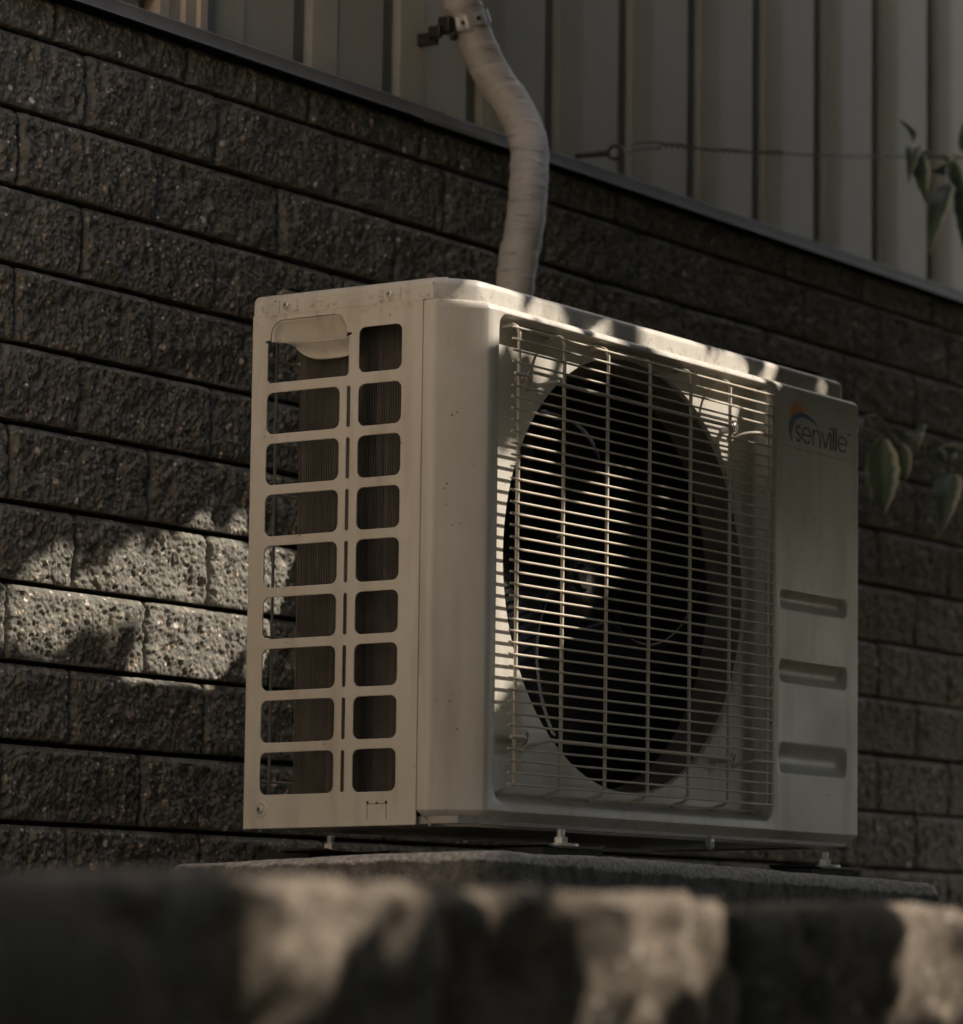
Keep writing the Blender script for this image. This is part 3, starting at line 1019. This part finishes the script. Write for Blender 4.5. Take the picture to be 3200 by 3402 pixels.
# --- printed logo --------------------------------------------------------------
logo = link('logo', None, ac)
YL = -0.0007
def flat(name, polys, m, y=YL):
    mb = MB()
    for p in polys:
        n = len(p)
        vs = [(x, y, z) for x, z in p] + [(x, y + 0.0003, z) for x, z in p]
        mb.add(vs, [tuple(range(n))] + [(i, i + n, (i + 1) % n + n, (i + 1) % n) for i in range(n)])
    return mb.build(name, m, logo)
def stroke(pts, w):
    polys = []
    P = [Vector(p) for p in pts]
    L, R = [], []
    for i, p in enumerate(P):
        d = (P[min(i + 1, len(P) - 1)] - P[max(i - 1, 0)]).normalized()
        n = Vector((-d.y, d.x)) * (w / 2)
        L.append(p + n)
        R.append(p - n)
    for i in range(len(P) - 1):
        polys.append([tuple(L[i]), tuple(L[i + 1]), tuple(R[i + 1]), tuple(R[i])])
    return polys
def arc(cx, cz, rx, rz, a0, a1, n=22):
    return [(cx + rx * math.cos(rad(a0 + (a1 - a0) * k / n)), cz + rz * math.sin(rad(a0 + (a1 - a0) * k / n))) for k in range(n + 1)]
zb, xh, sw = 0.4632, 0.0195, 0.0021
def letter_e(x0, x1):
    cx, rx = (x0 + x1) / 2, (x1 - x0) / 2 - sw / 2
    cz, rz = zb + xh / 2, xh / 2 - sw / 2
    return stroke(arc(cx, cz, rx, rz, 3, 322, 34), sw) + stroke([(cx - rx, cz), (cx + rx + sw / 2, cz)], sw * 0.85)
glyphs = []
sx0, sx1 = 0.6350, 0.6465
cx = (sx0 + sx1) / 2
rq = (xh - sw) / 4
rxs = (sx1 - sx0 - sw) / 2
glyphs.append(stroke(arc(cx, zb + xh - sw / 2 - rq, rxs, rq, 25, 235, 14) + arc(cx, zb + sw / 2 + rq, rxs, rq, 55, -155, 14), sw))
glyphs.append(letter_e(0.6488, 0.6702))
nx0, nx1 = 0.6735, 0.6912
rn = (nx1 - nx0 - sw) / 2
glyphs.append(stroke([(nx0 + sw / 2, zb), (nx0 + sw / 2, zb + xh)], sw) + stroke(arc((nx0 + nx1) / 2, zb + xh - sw / 2 - rn, rn, rn, 180, 0, 16) + [(nx1 - sw / 2, zb)], sw))
glyphs.append(stroke([(0.6938, zb + xh), (0.7022, zb + 0.0006)], sw) + stroke([(0.7030, zb + 0.0006), (0.7112, zb + xh)], sw))
glyphs.append(stroke([(0.7146, zb), (0.7146, zb + xh)], sw) + stroke([(0.7146, zb + xh + 0.004), (0.7146, zb + xh + 0.0066)], sw * 1.15))
glyphs.append(stroke([(0.7208, zb), (0.7208, zb + 0.0268)], sw))
glyphs.append(stroke([(0.7270, zb), (0.7270, zb + 0.0268)], sw))
glyphs.append(letter_e(0.7310, 0.7522))
for gl in glyphs:
    flat('letter', gl, M_INK)
flat('registered_mark', stroke(arc(0.7565, 0.4865, 0.0016, 0.0016, 0, 360, 18), 0.0005) + stroke([(0.7559, 0.4858), (0.7559, 0.4873), (0.7569, 0.4871), (0.7560, 0.4865), (0.7571, 0.4857)], 0.0004), M_GREYINK)
outer_a = [(0.6275, 0.4612), (0.6225, 0.4690), (0.6205, 0.4775), (0.6235, 0.4860), (0.6305, 0.4928), (0.6400, 0.4968), (0.6510, 0.4978), (0.6620, 0.4966), (0.6720, 0.4936), (0.6800, 0.4894), (0.6868, 0.4848)]
inner_a = [(0.6275, 0.4612), (0.6262, 0.4690), (0.6268, 0.4770), (0.6305, 0.4836), (0.6362, 0.4884), (0.6440, 0.4914), (0.6525, 0.4925), (0.6620, 0.4922), (0.6710, 0.4905), (0.6790, 0.4879), (0.6868, 0.4848)]
def smooth2(pts):
    return [(p.x, p.y) for p in catmull([(x, z, 0) for x, z in pts], 6)]
oa, ia = smooth2(outer_a), smooth2(inner_a)
flat('swoosh', [[oa[i], oa[i + 1], ia[i + 1], ia[i]] for i in range(len(oa) - 1)], M_NAVY)
sunp = []
sc_ = (0.6405, 0.4905)
for k in range(13):
    a = 228 - 17.6 * k
    ra = 0.0222 if k < 12 else 0.017
    sunp.append([(sc_[0] + 0.0135 * math.cos(rad(a + 6.5)), sc_[1] + 0.0135 * math.sin(rad(a + 6.5)) * 1.0), (sc_[0] + 0.0135 * math.cos(rad(a - 6.5)), sc_[1] + 0.0135 * math.sin(rad(a - 6.5))), (sc_[0] + ra * math.cos(rad(a)), sc_[1] + ra * math.sin(rad(a)))])
disc = arc(sc_[0], sc_[1], 0.0138, 0.0138, 232, 10, 30)
for i in range(len(disc) - 1):
    a, b = disc[i], disc[i + 1]
    ri = [(sc_[0] + (q[0] - sc_[0]) * 0.62, sc_[1] + (q[1] - sc_[1]) * 0.62) for q in (a, b)]
    sunp.append([a, b, ri[1], ri[0]])
flat('sun_mark', sunp, M_ORANGE, YL + 0.00035)
flat('rule', [[(0.608, 0.4552), (0.762, 0.4542), (0.762, 0.4546), (0.608, 0.4556)]], M_GREYINK)

# --- feet, bolts, drain boss --------------------------------------------------------
for fx, fy, dz in ((0.146, -0.014, 0.0), (0.676, -0.014, -0.0075), (0.146, D + 0.004, -0.001), (0.676, D + 0.004, -0.0075)):
    sgn = -1 if fy < 0.1 else 1
    mb = MB()
    zf = -0.0195 + dz
    pr = [(fx - 0.052, zf + 0.0035), (fx - 0.046, zf + 0.002), (fx - 0.036, zf + 0.001), (fx + 0.036, zf + 0.001), (fx + 0.046, zf + 0.002), (fx + 0.052, zf + 0.0035)]
    rr = []
    for y in (fy - 0.022, fy + 0.04) if sgn < 0 else (fy - 0.04, fy + 0.022):
        rr.append([(x, y, z) for x, z in pr] + [(x, y, z - 0.0022) for x, z in reversed(pr)])
    mb.rings(rr, cap_last=True, cap_first=True)
    ft = mb.build('foot', M_INNER, ac, 30, fix=True)
    MB().box((fx - 0.058, fy - 0.020, zf - 0.0125), (fx + 0.050, fy + 0.05, zf - 0.0014)).build('rubber_pad', M_RUBBER, ft)
    MB().lathe([(0.0185, 0.0), (0.0185, 0.0024), (0.0175, 0.0030), (0.006, 0.0031)], (fx + 0.004, fy, zf + 0.0012), (0, 0, 1), 28).build('washer', M_ZINC, ft, 40)
    MB().lathe([(0.0075, 0.0), (0.0075, 0.0060), (0.0068, 0.0066)], (fx + 0.004, fy, zf + 0.0044), (0, 0, 1), 6).build('nut', M_ZINC, ft)
    MB().lathe([(0.0042, 0.0), (0.0042, 0.0115), (0.0036, 0.0122)], (fx + 0.004, fy, zf + 0.0068), (0, 0, 1), 16).build('bolt', M_ZINC, ft, 40)
MB().lathe([(0.0075, 0), (0.0075, 0.003), (0.006, 0.0042), (0.001, 0.0044)], (0.462, 0.0050, -0.0045), (0, -1, 0), 24).build('tab', M_STEELP, ac, 40)
screw('screw', (0.462, 0.0008, -0.0045), (0, -1, 0), 0.0028, ac)

# ------------------------------------------------------------------ wrapped line-set pipe and its clamp
PR = 0.0236
PIPE = [(0.60, 0.315, 0.30), (0.625, 0.36, 0.46), (0.645, 0.40, 0.58), (0.669, 0.42, 0.690), (0.704, 0.43, 0.779), (0.746, 0.455, 0.856), (0.765, 0.470, 0.891), (0.777, 0.500, 0.941), (0.766, 0.530, 0.989), (0.747, 0.545, 1.038), (0.734, 0.55, 1.067), (0.729, 0.551, 1.085), (0.727, 0.551, 1.20), (0.727, 0.551, 1.60), (0.727, 0.551, 2.4)]
pp = catmull(PIPE, 26)
def wrapr(L, th, r):
    s = (L / 0.034 + th / (2 * math.pi)) % 1.0
    return r + 0.0011 * s * s + 0.0006 * fbm(L * 40, math.cos(th), math.sin(th), 3) + 0.0012 * fbm(L * 13, math.cos(th) * 0.7, 4 + math.sin(th) * 0.7, 2)
pipe = MB().tube(pp, PR, 36, True, wrapr).build('wrapped_pipe', M_WRAP, None, 50)
tag(pipe, 'grey vinyl wrapped refrigerant pipe bending up the wall behind the unit', 'pipe')

cl = thing('pipe_clamp', 'galvanised strap clamp with dark bracket holding the pipe to the siding', 'clamp', loc=(0, 0, 0))
cz = 1.0520
cc = Vector((0.7410, 0.5480, cz))
axis = (Vector((0.729, 0.551, 1.085)) - Vector((0.747, 0.545, 1.038))).normalized()
u = (Vector((1, 0, 0)) - axis * axis.x).normalized()
w_ = axis.cross(u)
st = MB()
rr = []
for h, r in ((-0.0085, 0.0254), (-0.0085, 0.0270), (-0.004, 0.0276), (0.004, 0.0276), (0.0085, 0.0270), (0.0085, 0.0254)):
    rr.append([cc + axis * (h + 0.0009 * math.sin(5 * t_)) + (u * math.cos(t_) + w_ * math.sin(t_)) * (r + 0.0009 * math.sin(9 * t_)) for t_ in [2 * math.pi * k / 60 for k in range(60)]])
st.rings(rr + [rr[0]]).build('strap', M_ZINC, cl, 40)
vdir = (CAM - cc).normalized()
for da in (-0.25, 0.5):                         # punched holes of the strap
    dirv = (vdir - axis * vdir.dot(axis)).normalized()
    dv = Matrix.Rotation(da, 3, axis) @ dirv
    MB().lathe([(0.0030, 0.0), (0.0030, 0.0006), (0.0001, 0.0006)], cc + dv * 0.0280, dv, 16).build('strap_hole', M_DARKST, cl)
bk = MB()
bk.box((0.700, 0.548, 1.030), (0.7155, 0.566, 1.051))
bk.box((0.691, 0.556, 1.022), (0.699, 0.574, 1.038))
bk.box((0.696, 0.567, 1.016), (0.706, 0.600, 1.032))
bk.lathe([(0.006, 0), (0.006, 0.006), (0.003, 0.008)], (0.702, 0.545, 1.024), (0.1, -1, -0.2), 8)
ob = bk.build('bracket', M_DARKST, cl)
bv = ob.modifiers.new('edge', 'BEVEL')
bv.width = 0.0025
bv.segments = 2

# ------------------------------------------------------------------ screw eye and twisted wire
eye = MB()
e0, e1 = Vector((1.045, 0.606, 0.944)), Vector((1.071, 0.556, 0.9495))
eye.tube([e0, e0 + (e1 - e0) * 0.5, e1], [0.0030, 0.0034, 0.0042], 10)
d_ = (e1 - e0).normalized()
ce = e1 + d_ * 0.0090
side_v = Vector((0, 0, 1))
eye.tube([ce + (d_ * -math.cos(t_) + side_v * math.sin(t_)) * 0.0090 for t_ in [2 * math.pi * k / 28 for k in range(29)]], 0.0026, 10, cap=False)
tag(eye.build('screw_eye', M_DARKST, None, 60), 'dark iron screw eye fixed into the siding above the block wall', 'hook')
wr = MB()
wp = [ce + d_ * 0.0080, Vector((1.14, 0.553, 0.972)), Vector((1.218, 0.553, 0.9885)), Vector((1.35, 0.553, 1.008)), Vector((1.483, 0.553, 1.031)), Vector((1.70, 0.553, 1.070)), Vector((1.95, 0.553, 1.118)), Vector((2.4, 0.553, 1.20)), Vector((2.9, 0.553, 1.29))]
wc = catmull(wp, 60)
for ph in (0, math.pi):
    P = []
    for i, p in enumerate(wc):
        s = i / len(wc)
        if p.x > 1.52:
            amp = 0.0005
        elif p.x > 1.21:
            amp = 0.0022 + 0.0011 * math.sin(p.x * 47)
        else:
            amp = 0.0022 + 0.0035 * max(0, math.sin((p.x - 1.08) / 0.14 * math.pi))
        fr = p.x * (2 * math.pi / 0.030) if p.x > 1.19 else (1.19 * 2 * math.pi / 0.030)
        P.append(p + Vector((0, math.cos(fr + ph) * amp, math.sin(fr + ph) * amp)))
    wr.tube(P, 0.00115, 6)
tag(wr.build('tie_wire', M_DARKST, None, 180), 'thin twisted tie wire running from the screw eye to the right', 'wire')

# ------------------------------------------------------------------ plants at the right
def leaf(parent, base, tip, width, side, sag=0.15, fold=0.35, wave=0.04, m=M_LEAFV, seed=0):
    base, tip, side = Vector(base), Vector(tip), Vector(side)
    ax = tip - base
    L = ax.length
    ax.normalize()
    side = (side - ax * side.dot(ax)).normalized()
    nrm = ax.cross(side).normalized()
    if nrm.y > 0:
        nrm = -nrm
    nu, nv = 13, 19
    vs, mg = [], []
    for j in range(nv):
        v = j / (nv - 1)
        wv = (math.sin(math.pi * min(1, v * 0.97 + 0.03) ** 0.78)) ** 0.85 * (1 + 0.06 * math.sin(v * 34 + seed) * (v > 0.1))
        for i in range(nu):
            a = i / (nu - 1) * 2 - 1
            d = a * wv * width / 2
            p = base + ax * (L * v) + side * d * math.cos(fold) + nrm * (abs(d) * math.sin(fold))
            p += nrm * (sag * L * math.sin(math.pi * v)) + nrm * (wave * width * math.sin(v * 9 + seed * 2 + 2 * a) * abs(a))
            vs.append(p)
            mg.append(max(abs(a) + 0.22 * a, v * 0.55))
    fs = [(j * nu + i, j * nu + i + 1, (j + 1) * nu + i + 1, (j + 1) * nu + i) for j in range(nv - 1) for i in range(nu - 1)]
    mb = MB().add(vs, fs)
    o = mb.build('leaf', m, parent, 180)
    at_ = o.data.attributes.new('margin', 'FLOAT', 'POINT')
    at_.data.foreach_set('value', mg)
    return o

SR = Vector((0.48, -0.88, 0.0))        # roughly across the view
shrub = thing('shrub_branch', 'drooping variegated leafy branch between the unit and the block wall', 'branch')
yl = 0.35
MB().tube(catmull([(1.28, yl, 0.62), (1.36, yl, 0.603), (1.43, yl, 0.596), (1.501, yl, 0.594), (1.561, yl, 0.591), (1.625, yl, 0.583), (1.70, yl, 0.570), (1.85, yl, 0.52), (2.05, yl, 0.30), (2.1, yl, -0.13)], 8), 0.0016, 6).build('stem', M_STEM, shrub, 180)
MB().tube(catmull([(1.495, yl, 0.592), (1.47, yl - 0.004, 0.603), (1.44, yl - 0.01, 0.616), (1.415, yl - 0.012, 0.622), (1.385, yl - 0.01, 0.618)], 8), 0.0024, 6).build('twig', M_STEM, shrub, 180)
MB().tube(catmull([(1.36, yl, 0.603), (1.39, yl - 0.02, 0.597), (1.413, yl - 0.03, 0.585)], 6), 0.0022, 6).build('twig', M_STEM, shrub, 180)
leaf(shrub, (1.400, yl - 0.03, 0.588), (1.422, yl - 0.02, 0.487), 0.052, SR, 0.12, 0.45, 0.05, seed=1)
leaf(shrub, (1.505, yl, 0.596), (1.502, yl - 0.01, 0.541), 0.030, SR, 0.10, 0.5, 0.05, seed=2)
leaf(shrub, (1.545, yl, 0.612), (1.525, yl - 0.015, 0.588), 0.030, SR, 0.3, 0.4, 0.1, seed=3)
leaf(shrub, (1.552, yl, 0.612), (1.568, yl - 0.005, 0.634), 0.014, SR, 0.1, 0.4, 0.05, seed=4)
leaf(shrub, (1.553, yl, 0.611), (1.566, yl - 0.005, 0.594), 0.013, SR, 0.1, 0.4, 0.05, seed=5)
MB().tube([(1.561, yl, 0.591), (1.556, yl, 0.602), (1.549, yl, 0.612)], 0.0012, 6).build('twig', M_STEM, shrub, 180)
leaf(shrub, (1.612, yl, 0.598), (1.652, yl - 0.01, 0.598), 0.026, (0, 0.2, 1), 0.25, 0.4, 0.08, seed=6)
leaf(shrub, (1.608, yl, 0.602), (1.617, yl - 0.01, 0.582), 0.020, SR, 0.25, 0.5, 0.1, seed=7)
leaf(shrub, (1.636, yl - 0.01, 0.569), (1.572, yl - 0.03, 0.476), 0.046, SR, 0.12, 0.4, 0.05, seed=8)
MB().tube(catmull([(1.650, yl, 0.579), (1.645, yl - 0.005, 0.575), (1.636, yl - 0.01, 0.569)], 4), 0.0012, 6).build('twig', M_STEM, shrub, 180)
leaf(shrub, (1.70, yl, 0.585), (1.73, yl - 0.02, 0.54), 0.05, SR, 0.15, 0.4, 0.05, seed=9)

vine = thing('vine', 'leafy vine tip with serrated drooping leaves hanging on the tie wire', 'vine')
yv = 0.45
MB().tube(catmull([(1.735, yv, 1.074), (1.78, yv, 1.076), (1.83, yv, 1.084), (1.876, yv, 1.092), (1.98, yv + 0.04, 1.12), (2.15, yv + 0.08, 1.16), (2.6, yv + 0.09, 1.235)], 8), 0.0026, 6).build('stem', M_STEM, vine, 180)
leaf(vine, (1.722, yv, 1.083), (1.661, yv - 0.01, 1.104), 0.016, (0, -0.3, 1), 0.1, 0.4, 0.08, seed=11)
leaf(vine, (1.735, yv, 1.078), (1.672, yv - 0.02, 1.010), 0.030, SR, 0.22, 0.6, 0.08, seed=12)
leaf(vine, (1.728, yv, 1.070), (1.706, yv - 0.03, 0.983), 0.034, SR, 0.2, 0.6, 0.1, seed=13)
leaf(vine, (1.815, yv, 1.080), (1.752, yv - 0.01, 1.046), 0.030, (0.2, -0.3, 1), 0.2, 0.5, 0.08, seed=14)
leaf(vine, (1.812, yv - 0.01, 1.034), (1.712, yv - 0.03, 0.906), 0.040, SR, 0.12, 0.55, 0.06, seed=15)
MB().tube(catmull([(1.836, yv, 1.085), (1.828, yv - 0.005, 1.058), (1.812, yv - 0.01, 1.034)], 5), 0.0013, 6).build('twig', M_STEM, vine, 180)
leaf(vine, (1.872, yv, 1.062), (1.850, yv - 0.02, 0.930), 0.036, SR, 0.12, 0.5, 0.06, seed=16)
leaf(vine, (1.872, yv, 1.100), (1.890, yv - 0.02, 1.165), 0.03, SR, 0.1, 0.5, 0.06, seed=17)
leaf(vine, (1.836, yv, 1.082), (1.858, yv - 0.01, 1.030), 0.028, SR, 0.1, 0.5, 0.06, seed=18)

# ------------------------------------------------------------------ overhanging tree (out of frame), crown shaped to place the shade and sun patches
BEAMS = [(0.311,0.562,0.305,0.036), (0.239,0.562,0.304,0.030), (0.162,0.562,0.299,0.024), (0.104,0.562,0.285,0.015), (0.054,0.562,0.300,0.017), (0.022,0.562,0.283,0.012), (-0.008,0.562,0.249,0.015), (0.032,0.562,0.242,0.012), (0.064,0.562,0.231,0.009), (0.216,0.562,0.229,0.023), (0.191,0.562,0.212,0.010), (0.277,0.562,0.249,0.024), (0.326,0.562,0.238,0.018), (0.337,0.562,0.337,0.021), (0.229,0.562,0.344,0.009), (0.291,0.562,0.353,0.011), (0.408,0.562,0.308,0.033), (0.409,0.562,0.251,0.020), (0.146,0.562,0.263,0.011),
 (0.082,0.020,0.325,0.014), (0.089,0.020,0.286,0.016), (0.093,0.020,0.250,0.016), (0.091,0.020,0.207,0.017), (0.100,0.020,0.179,0.009), (0.078,0.020,0.370,0.008), (0.110,0.020,0.384,0.005),
 (0.124,-0.004,0.225,0.022), (0.160,-0.004,0.265,0.026), (0.207,-0.004,0.297,0.025), (0.265,-0.004,0.319,0.023), (0.314,-0.004,0.341,0.015), (0.107,-0.004,0.192,0.014), (0.318,-0.004,0.392,0.009), (0.226,-0.004,0.332,0.016), (0.170,-0.004,0.229,0.013),
 (0.465,0.015,0.492,0.020), (0.423,0.015,0.507,0.013), (0.498,0.015,0.512,0.015), (0.520,0.015,0.477,0.014), (0.515,0.015,0.435,0.007), (0.241,0.015,0.500,0.009), (0.213,0.015,0.471,0.005), (0.194,0.015,0.444,0.005), (0.174,0.015,0.495,0.009), (0.330,0.015,0.519,0.008),
 (0.053,0.006,0.532,0.018), (0.078,0.006,0.528,0.013), (0.142,0.006,0.538,0.007), (0.179,0.006,0.538,0.006), (0.237,0.006,0.516,0.008), (0.276,0.006,0.532,0.010), (0.338,0.006,0.529,0.011), (0.377,0.006,0.548,0.011), (0.301,0.006,0.525,0.007), (0.424,0.006,0.542,0.011), (0.440,0.006,0.529,0.009), (0.390,0.006,0.527,0.008), (0.526,0.006,0.547,0.005), (0.607,0.006,0.543,0.008), (0.551,0.006,0.538,0.004), (0.721,0.006,0.545,0.005),
 (-1.230,-1.050,-0.115,0.026), (-1.277,-1.050,-0.111,0.014), (-1.181,-1.050,-0.110,0.012), (-1.261,-1.050,-0.137,0.014), (-1.268,-1.050,-0.157,0.013), (-1.281,-1.050,-0.168,0.008), (-1.175,-1.050,-0.139,0.009), (-1.192,-1.050,-0.171,0.008), (-1.306,-1.050,-0.162,0.009), (-1.577,-1.050,-0.130,0.008), (-1.561,-1.050,-0.142,0.008), (-1.553,-1.050,-0.156,0.007), (-1.538,-1.050,-0.122,0.010), (-1.521,-1.050,-0.129,0.008), (-1.740,-1.050,-0.107,0.005), (-1.673,-1.050,-0.105,0.007), (-1.600,-1.050,-0.104,0.007), (-1.570,-1.050,-0.101,0.010), (-1.530,-1.050,-0.102,0.011), (-1.472,-1.050,-0.103,0.010), (-1.393,-1.050,-0.099,0.009), (-1.331,-1.050,-0.097,0.007), (-0.958,-1.050,-0.112,0.016), (-0.931,-1.050,-0.131,0.013), (-0.918,-1.050,-0.105,0.013), (-0.965,-1.050,-0.154,0.011), (-0.925,-1.050,-0.170,0.012), (-1.484,-1.050,-0.159,0.006), (-1.450,-1.050,-0.144,0.007),
 (-1.867,-1.150,-0.114,0.010), (-1.863,-1.150,-0.126,0.010), (-1.860,-1.150,-0.140,0.008), (-1.860,-1.150,-0.152,0.008), (-1.866,-1.150,-0.162,0.008)]
BEAMS = [(x, y, z, r + (0.004 if x < -1.7 else 0.001) if y < -0.5 else (r * 1.0 + 0.002 if y > 0.5 else (r * 1.55 + 0.004 if y < 0 else (r * 1.6 + 0.004 if z > 0.515 else r * 1.25 + 0.003)))) for x, y, z, r in BEAMS]
tree = thing('tree', 'unseen leafy tree whose crown is shaped to shade and dapple the unit', 'tree')
s_np = np.array(SUN)
e1n = np.cross(s_np, [0, 0, 1.0]); e1n /= np.linalg.norm(e1n)
e2n = np.cross(e1n, s_np)
Bm = np.array(BEAMS)
B2 = np.stack([Bm[:, :3] @ e1n, Bm[:, :3] @ e2n], 1)
Rb = Bm[:, 3]
Rm = np.array([rt2, -up2, fw])
Cn = np.array(CAM)
def in_frame(p, m=300):
    q = (p - Cn) @ Rm.T
    f = 12233.85
    uu, vv = CX + f * q[:, 0] / q[:, 2], CY + f * q[:, 1] / q[:, 2]
    return (q[:, 2] > 0) & (uu > -m) & (uu < 3200 + m) & (vv > -m) & (vv < 3402 + m)
def crown(n, seed, tmin, tmax, size, lawn=False, over=False):
    rg_ = np.random.default_rng(seed)
    # surfaces that lie in the crown's shade
    k = rg_.random(n)
    T = np.zeros((n, 3))
    a = k < 0.52                       # the house wall and siding
    T[a] = np.stack([rg_.uniform(-0.5, 2.6, a.sum()), np.full(a.sum(), 0.57), rg_.uniform(-0.2, 1.75, a.sum())], 1)
    b = (k >= 0.52) & (k < 0.80)       # terrace, slab and the front of the unit
    T[b] = np.stack([rg_.uniform(-0.75, 2.4, b.sum()), rg_.uniform(-1.0, 0.3, b.sum()), rg_.uniform(-0.15, 0.55, b.sum())], 1)
    c = k >= 0.80                      # retaining wall
    T[c] = np.stack([rg_.uniform(-2.15, 0.6, c.sum()), rg_.uniform(-1.25, -1.0, c.sum()), rg_.uniform(-0.35, -0.08, c.sum())], 1)
    u_ = rg_.random(n) < 0.22          # the unit itself
    T[u_] = np.stack([rg_.uniform(-0.1, 0.95, u_.sum()), rg_.uniform(-0.08, 0.25, u_.sum()), rg_.uniform(-0.1, 0.62, u_.sum())], 1)
    if lawn:  # leaves added further out to screen the sky before the unit
        T = np.stack([rg_.uniform(-4.8, 2.2, n), rg_.uniform(-2.8, -1.0, n), np.full(n, -0.7)], 1)
    t = tmin + (tmax - tmin) * rg_.random(n) ** 1.3
    P = T + t[:, None] * s_np
    if over:                           # leaves added overhead to block sky above the retaining wall
        P = np.stack([rg_.uniform(-2.7, 0.7, n), rg_.uniform(-2.7, -0.85, n), rg_.uniform(1.25, 2.1, n)], 1)
        lim = -1.55 + 0.92 * (-0.30 - P[:, 1])
        P[:, 0] = np.where(P[:, 0] > lim, lim - (P[:, 0] - lim) * 0.6, P[:, 0])
    for _ in range(40):
        bad = in_frame(P)
        if not bad.any():
            break
        P[bad] += s_np * 0.06
    # leaf frames
    d = rg_.normal(size=(n, 3)); d[:, 2] -= 0.5
    d /= np.linalg.norm(d, axis=1)[:, None]
    w = np.cross(d, rg_.normal(size=(n, 3)) * 0.6 + s_np); w /= np.linalg.norm(w, axis=1)[:, None]
    nn = np.cross(d, w)
    L = size * rg_.uniform(0.7, 1.25, n)
    prof = [(0, 0, 0), (0.3, 0.26, 0.06), (0.62, 0.22, 0.05), (1.0, 0, -0.08), (0.62, -0.22, 0.05), (0.3, -0.26, 0.06)]
    V = np.stack([P + (d * (u_ - 0.5) + w * v_ + nn * h_) * L[:, None] for u_, v_, h_ in prof], 1)
    # drop leaves along BEAMS so sun patches land at their targets
    test = np.concatenate([V, P[:, None, :], (V + P[:, None, :]) / 2], 1)
    q = np.stack([test @ e1n, test @ e2n], -1)
    keep = np.ones(n, bool)
    for (bx, by), r in zip(B2, Rb):
        keep &= (((q[:, :, 0] - bx) ** 2 + (q[:, :, 1] - by) ** 2) > r * r).all(1)
    keep &= ~in_frame(P, 260)
    return V[keep]
V = np.concatenate([crown(60000, 3, 1.0, 1.7, 0.062), crown(22000, 5, 1.6, 2.9, 0.085), crown(26000, 6, 2.6, 4.6, 0.11, True), crown(15000, 8, 1.0, 2.0, 0.085, False, True)])
n = len(V)
idx = np.arange(n)[:, None] * 6
F = np.concatenate([idx + np.array([[0, 1, 2, 3]]), idx + np.array([[0, 3, 4, 5]])])
me = bpy.data.meshes.new('crown')
me.from_pydata(V.reshape(-1, 3).tolist(), [], F.tolist())
me.materials.append(M_LEAFT)
link('crown', me, tree)
trunk = [(2.6, -3.1, -0.76), (2.62, -3.05, 0.1), (2.55, -2.95, 0.9), (2.45, -2.7, 1.6), (2.3, -2.3, 2.2)]
MB().tube(catmull(trunk, 8), [0.13 - 0.07 * i / 32 for i in range(33)], 14).build('trunk', M_BARK, tree, 180)
random.seed(21)
lb = MB()
for k in range(9):
    end = Vector((random.uniform(-0.9, 2.9), random.uniform(-2.0, -0.5), random.uniform(2.0, 2.6)))
    st_ = Vector(trunk[3]) + (Vector(trunk[4]) - Vector(trunk[3])) * random.random()
    mid = (st_ + end) / 2 + Vector((random.uniform(-0.2, 0.2), random.uniform(-0.2, 0.2), random.uniform(0.15, 0.4)))
    c = catmull([st_, mid, end], 10)
    MB().tube(c, [0.045 - 0.037 * i / (len(c) - 1) for i in range(len(c))], 8).build('limb', M_BARK, tree, 180)

# ------------------------------------------------------------------ unseen leaf screen, added to block sky light in front of the unit
added_hedge = thing('added_hedge', 'tall leaf screen outside the frame, added to block sky light from the front', 'added_hedge')
rh = np.random.default_rng(9)
n = 78000
P = np.stack([rh.uniform(-8.0, 4.6, n), -3.5 - 0.55 * rh.random(n) ** 1.5, -0.74 + rh.random(n) * 3.19], 1)
P[:, 2] = np.where(P[:, 0] < -0.4, -0.74 + (P[:, 2] + 0.74) * 1.55, P[:, 2])   # taller towards the left to block more sky
R2 = rh.random(n) < 0.36                        # return at the far end, added to close off light from the right
P[R2] = np.stack([3.9 + 0.7 * rh.random(R2.sum()), rh.uniform(-3.9, 0.42, R2.sum()), rh.uniform(-0.74, 0.25, R2.sum())], 1)
d = rh.normal(size=(n, 3)); d /= np.linalg.norm(d, axis=1)[:, None]
w = np.cross(d, rh.normal(size=(n, 3))); w /= np.linalg.norm(w, axis=1)[:, None]
L = 0.11 * rh.uniform(0.7, 1.3, n)
V = np.stack([P + (d * a + w * b) * L[:, None] for a, b in ((-0.5, 0), (-0.1, 0.3), (0.5, 0), (-0.1, -0.3))], 1)
F = np.arange(n)[:, None] * 4 + np.array([[0, 1, 2, 3]])
me = bpy.data.meshes.new('foliage')
me.from_pydata(V.reshape(-1, 3).tolist(), [], F.tolist())
me.materials.append(M_LEAFT)
link('foliage', me, added_hedge)
for k in range(15):
    x = -7.7 + 0.85 * k
    MB().tube([(x, -3.8, -0.76), (x + 0.05, -3.78, 0.4), (x - 0.03, -3.82, 1.6)], [0.04, 0.03, 0.012], 8).build('stem', M_BARK, added_hedge, 180)

# ------------------------------------------------------------------ unseen wall on the left, added to bounce warm sunlight onto the unit
M_RENDER = simple_noise('cream_render', (0.73, 0.61, 0.48), (0.79, 0.665, 0.53), 4, 0.85, 0.5, 0.003)
gw = MB()
gw.box((-1.66, -0.30, -0.14), (-1.38, YW - 0.014, 3.4))
gwo = gw.build('bounce_wall', M_RENDER)
tag(gwo, 'unseen cream wall added on the left to bounce sunlight onto the unit', 'wall')
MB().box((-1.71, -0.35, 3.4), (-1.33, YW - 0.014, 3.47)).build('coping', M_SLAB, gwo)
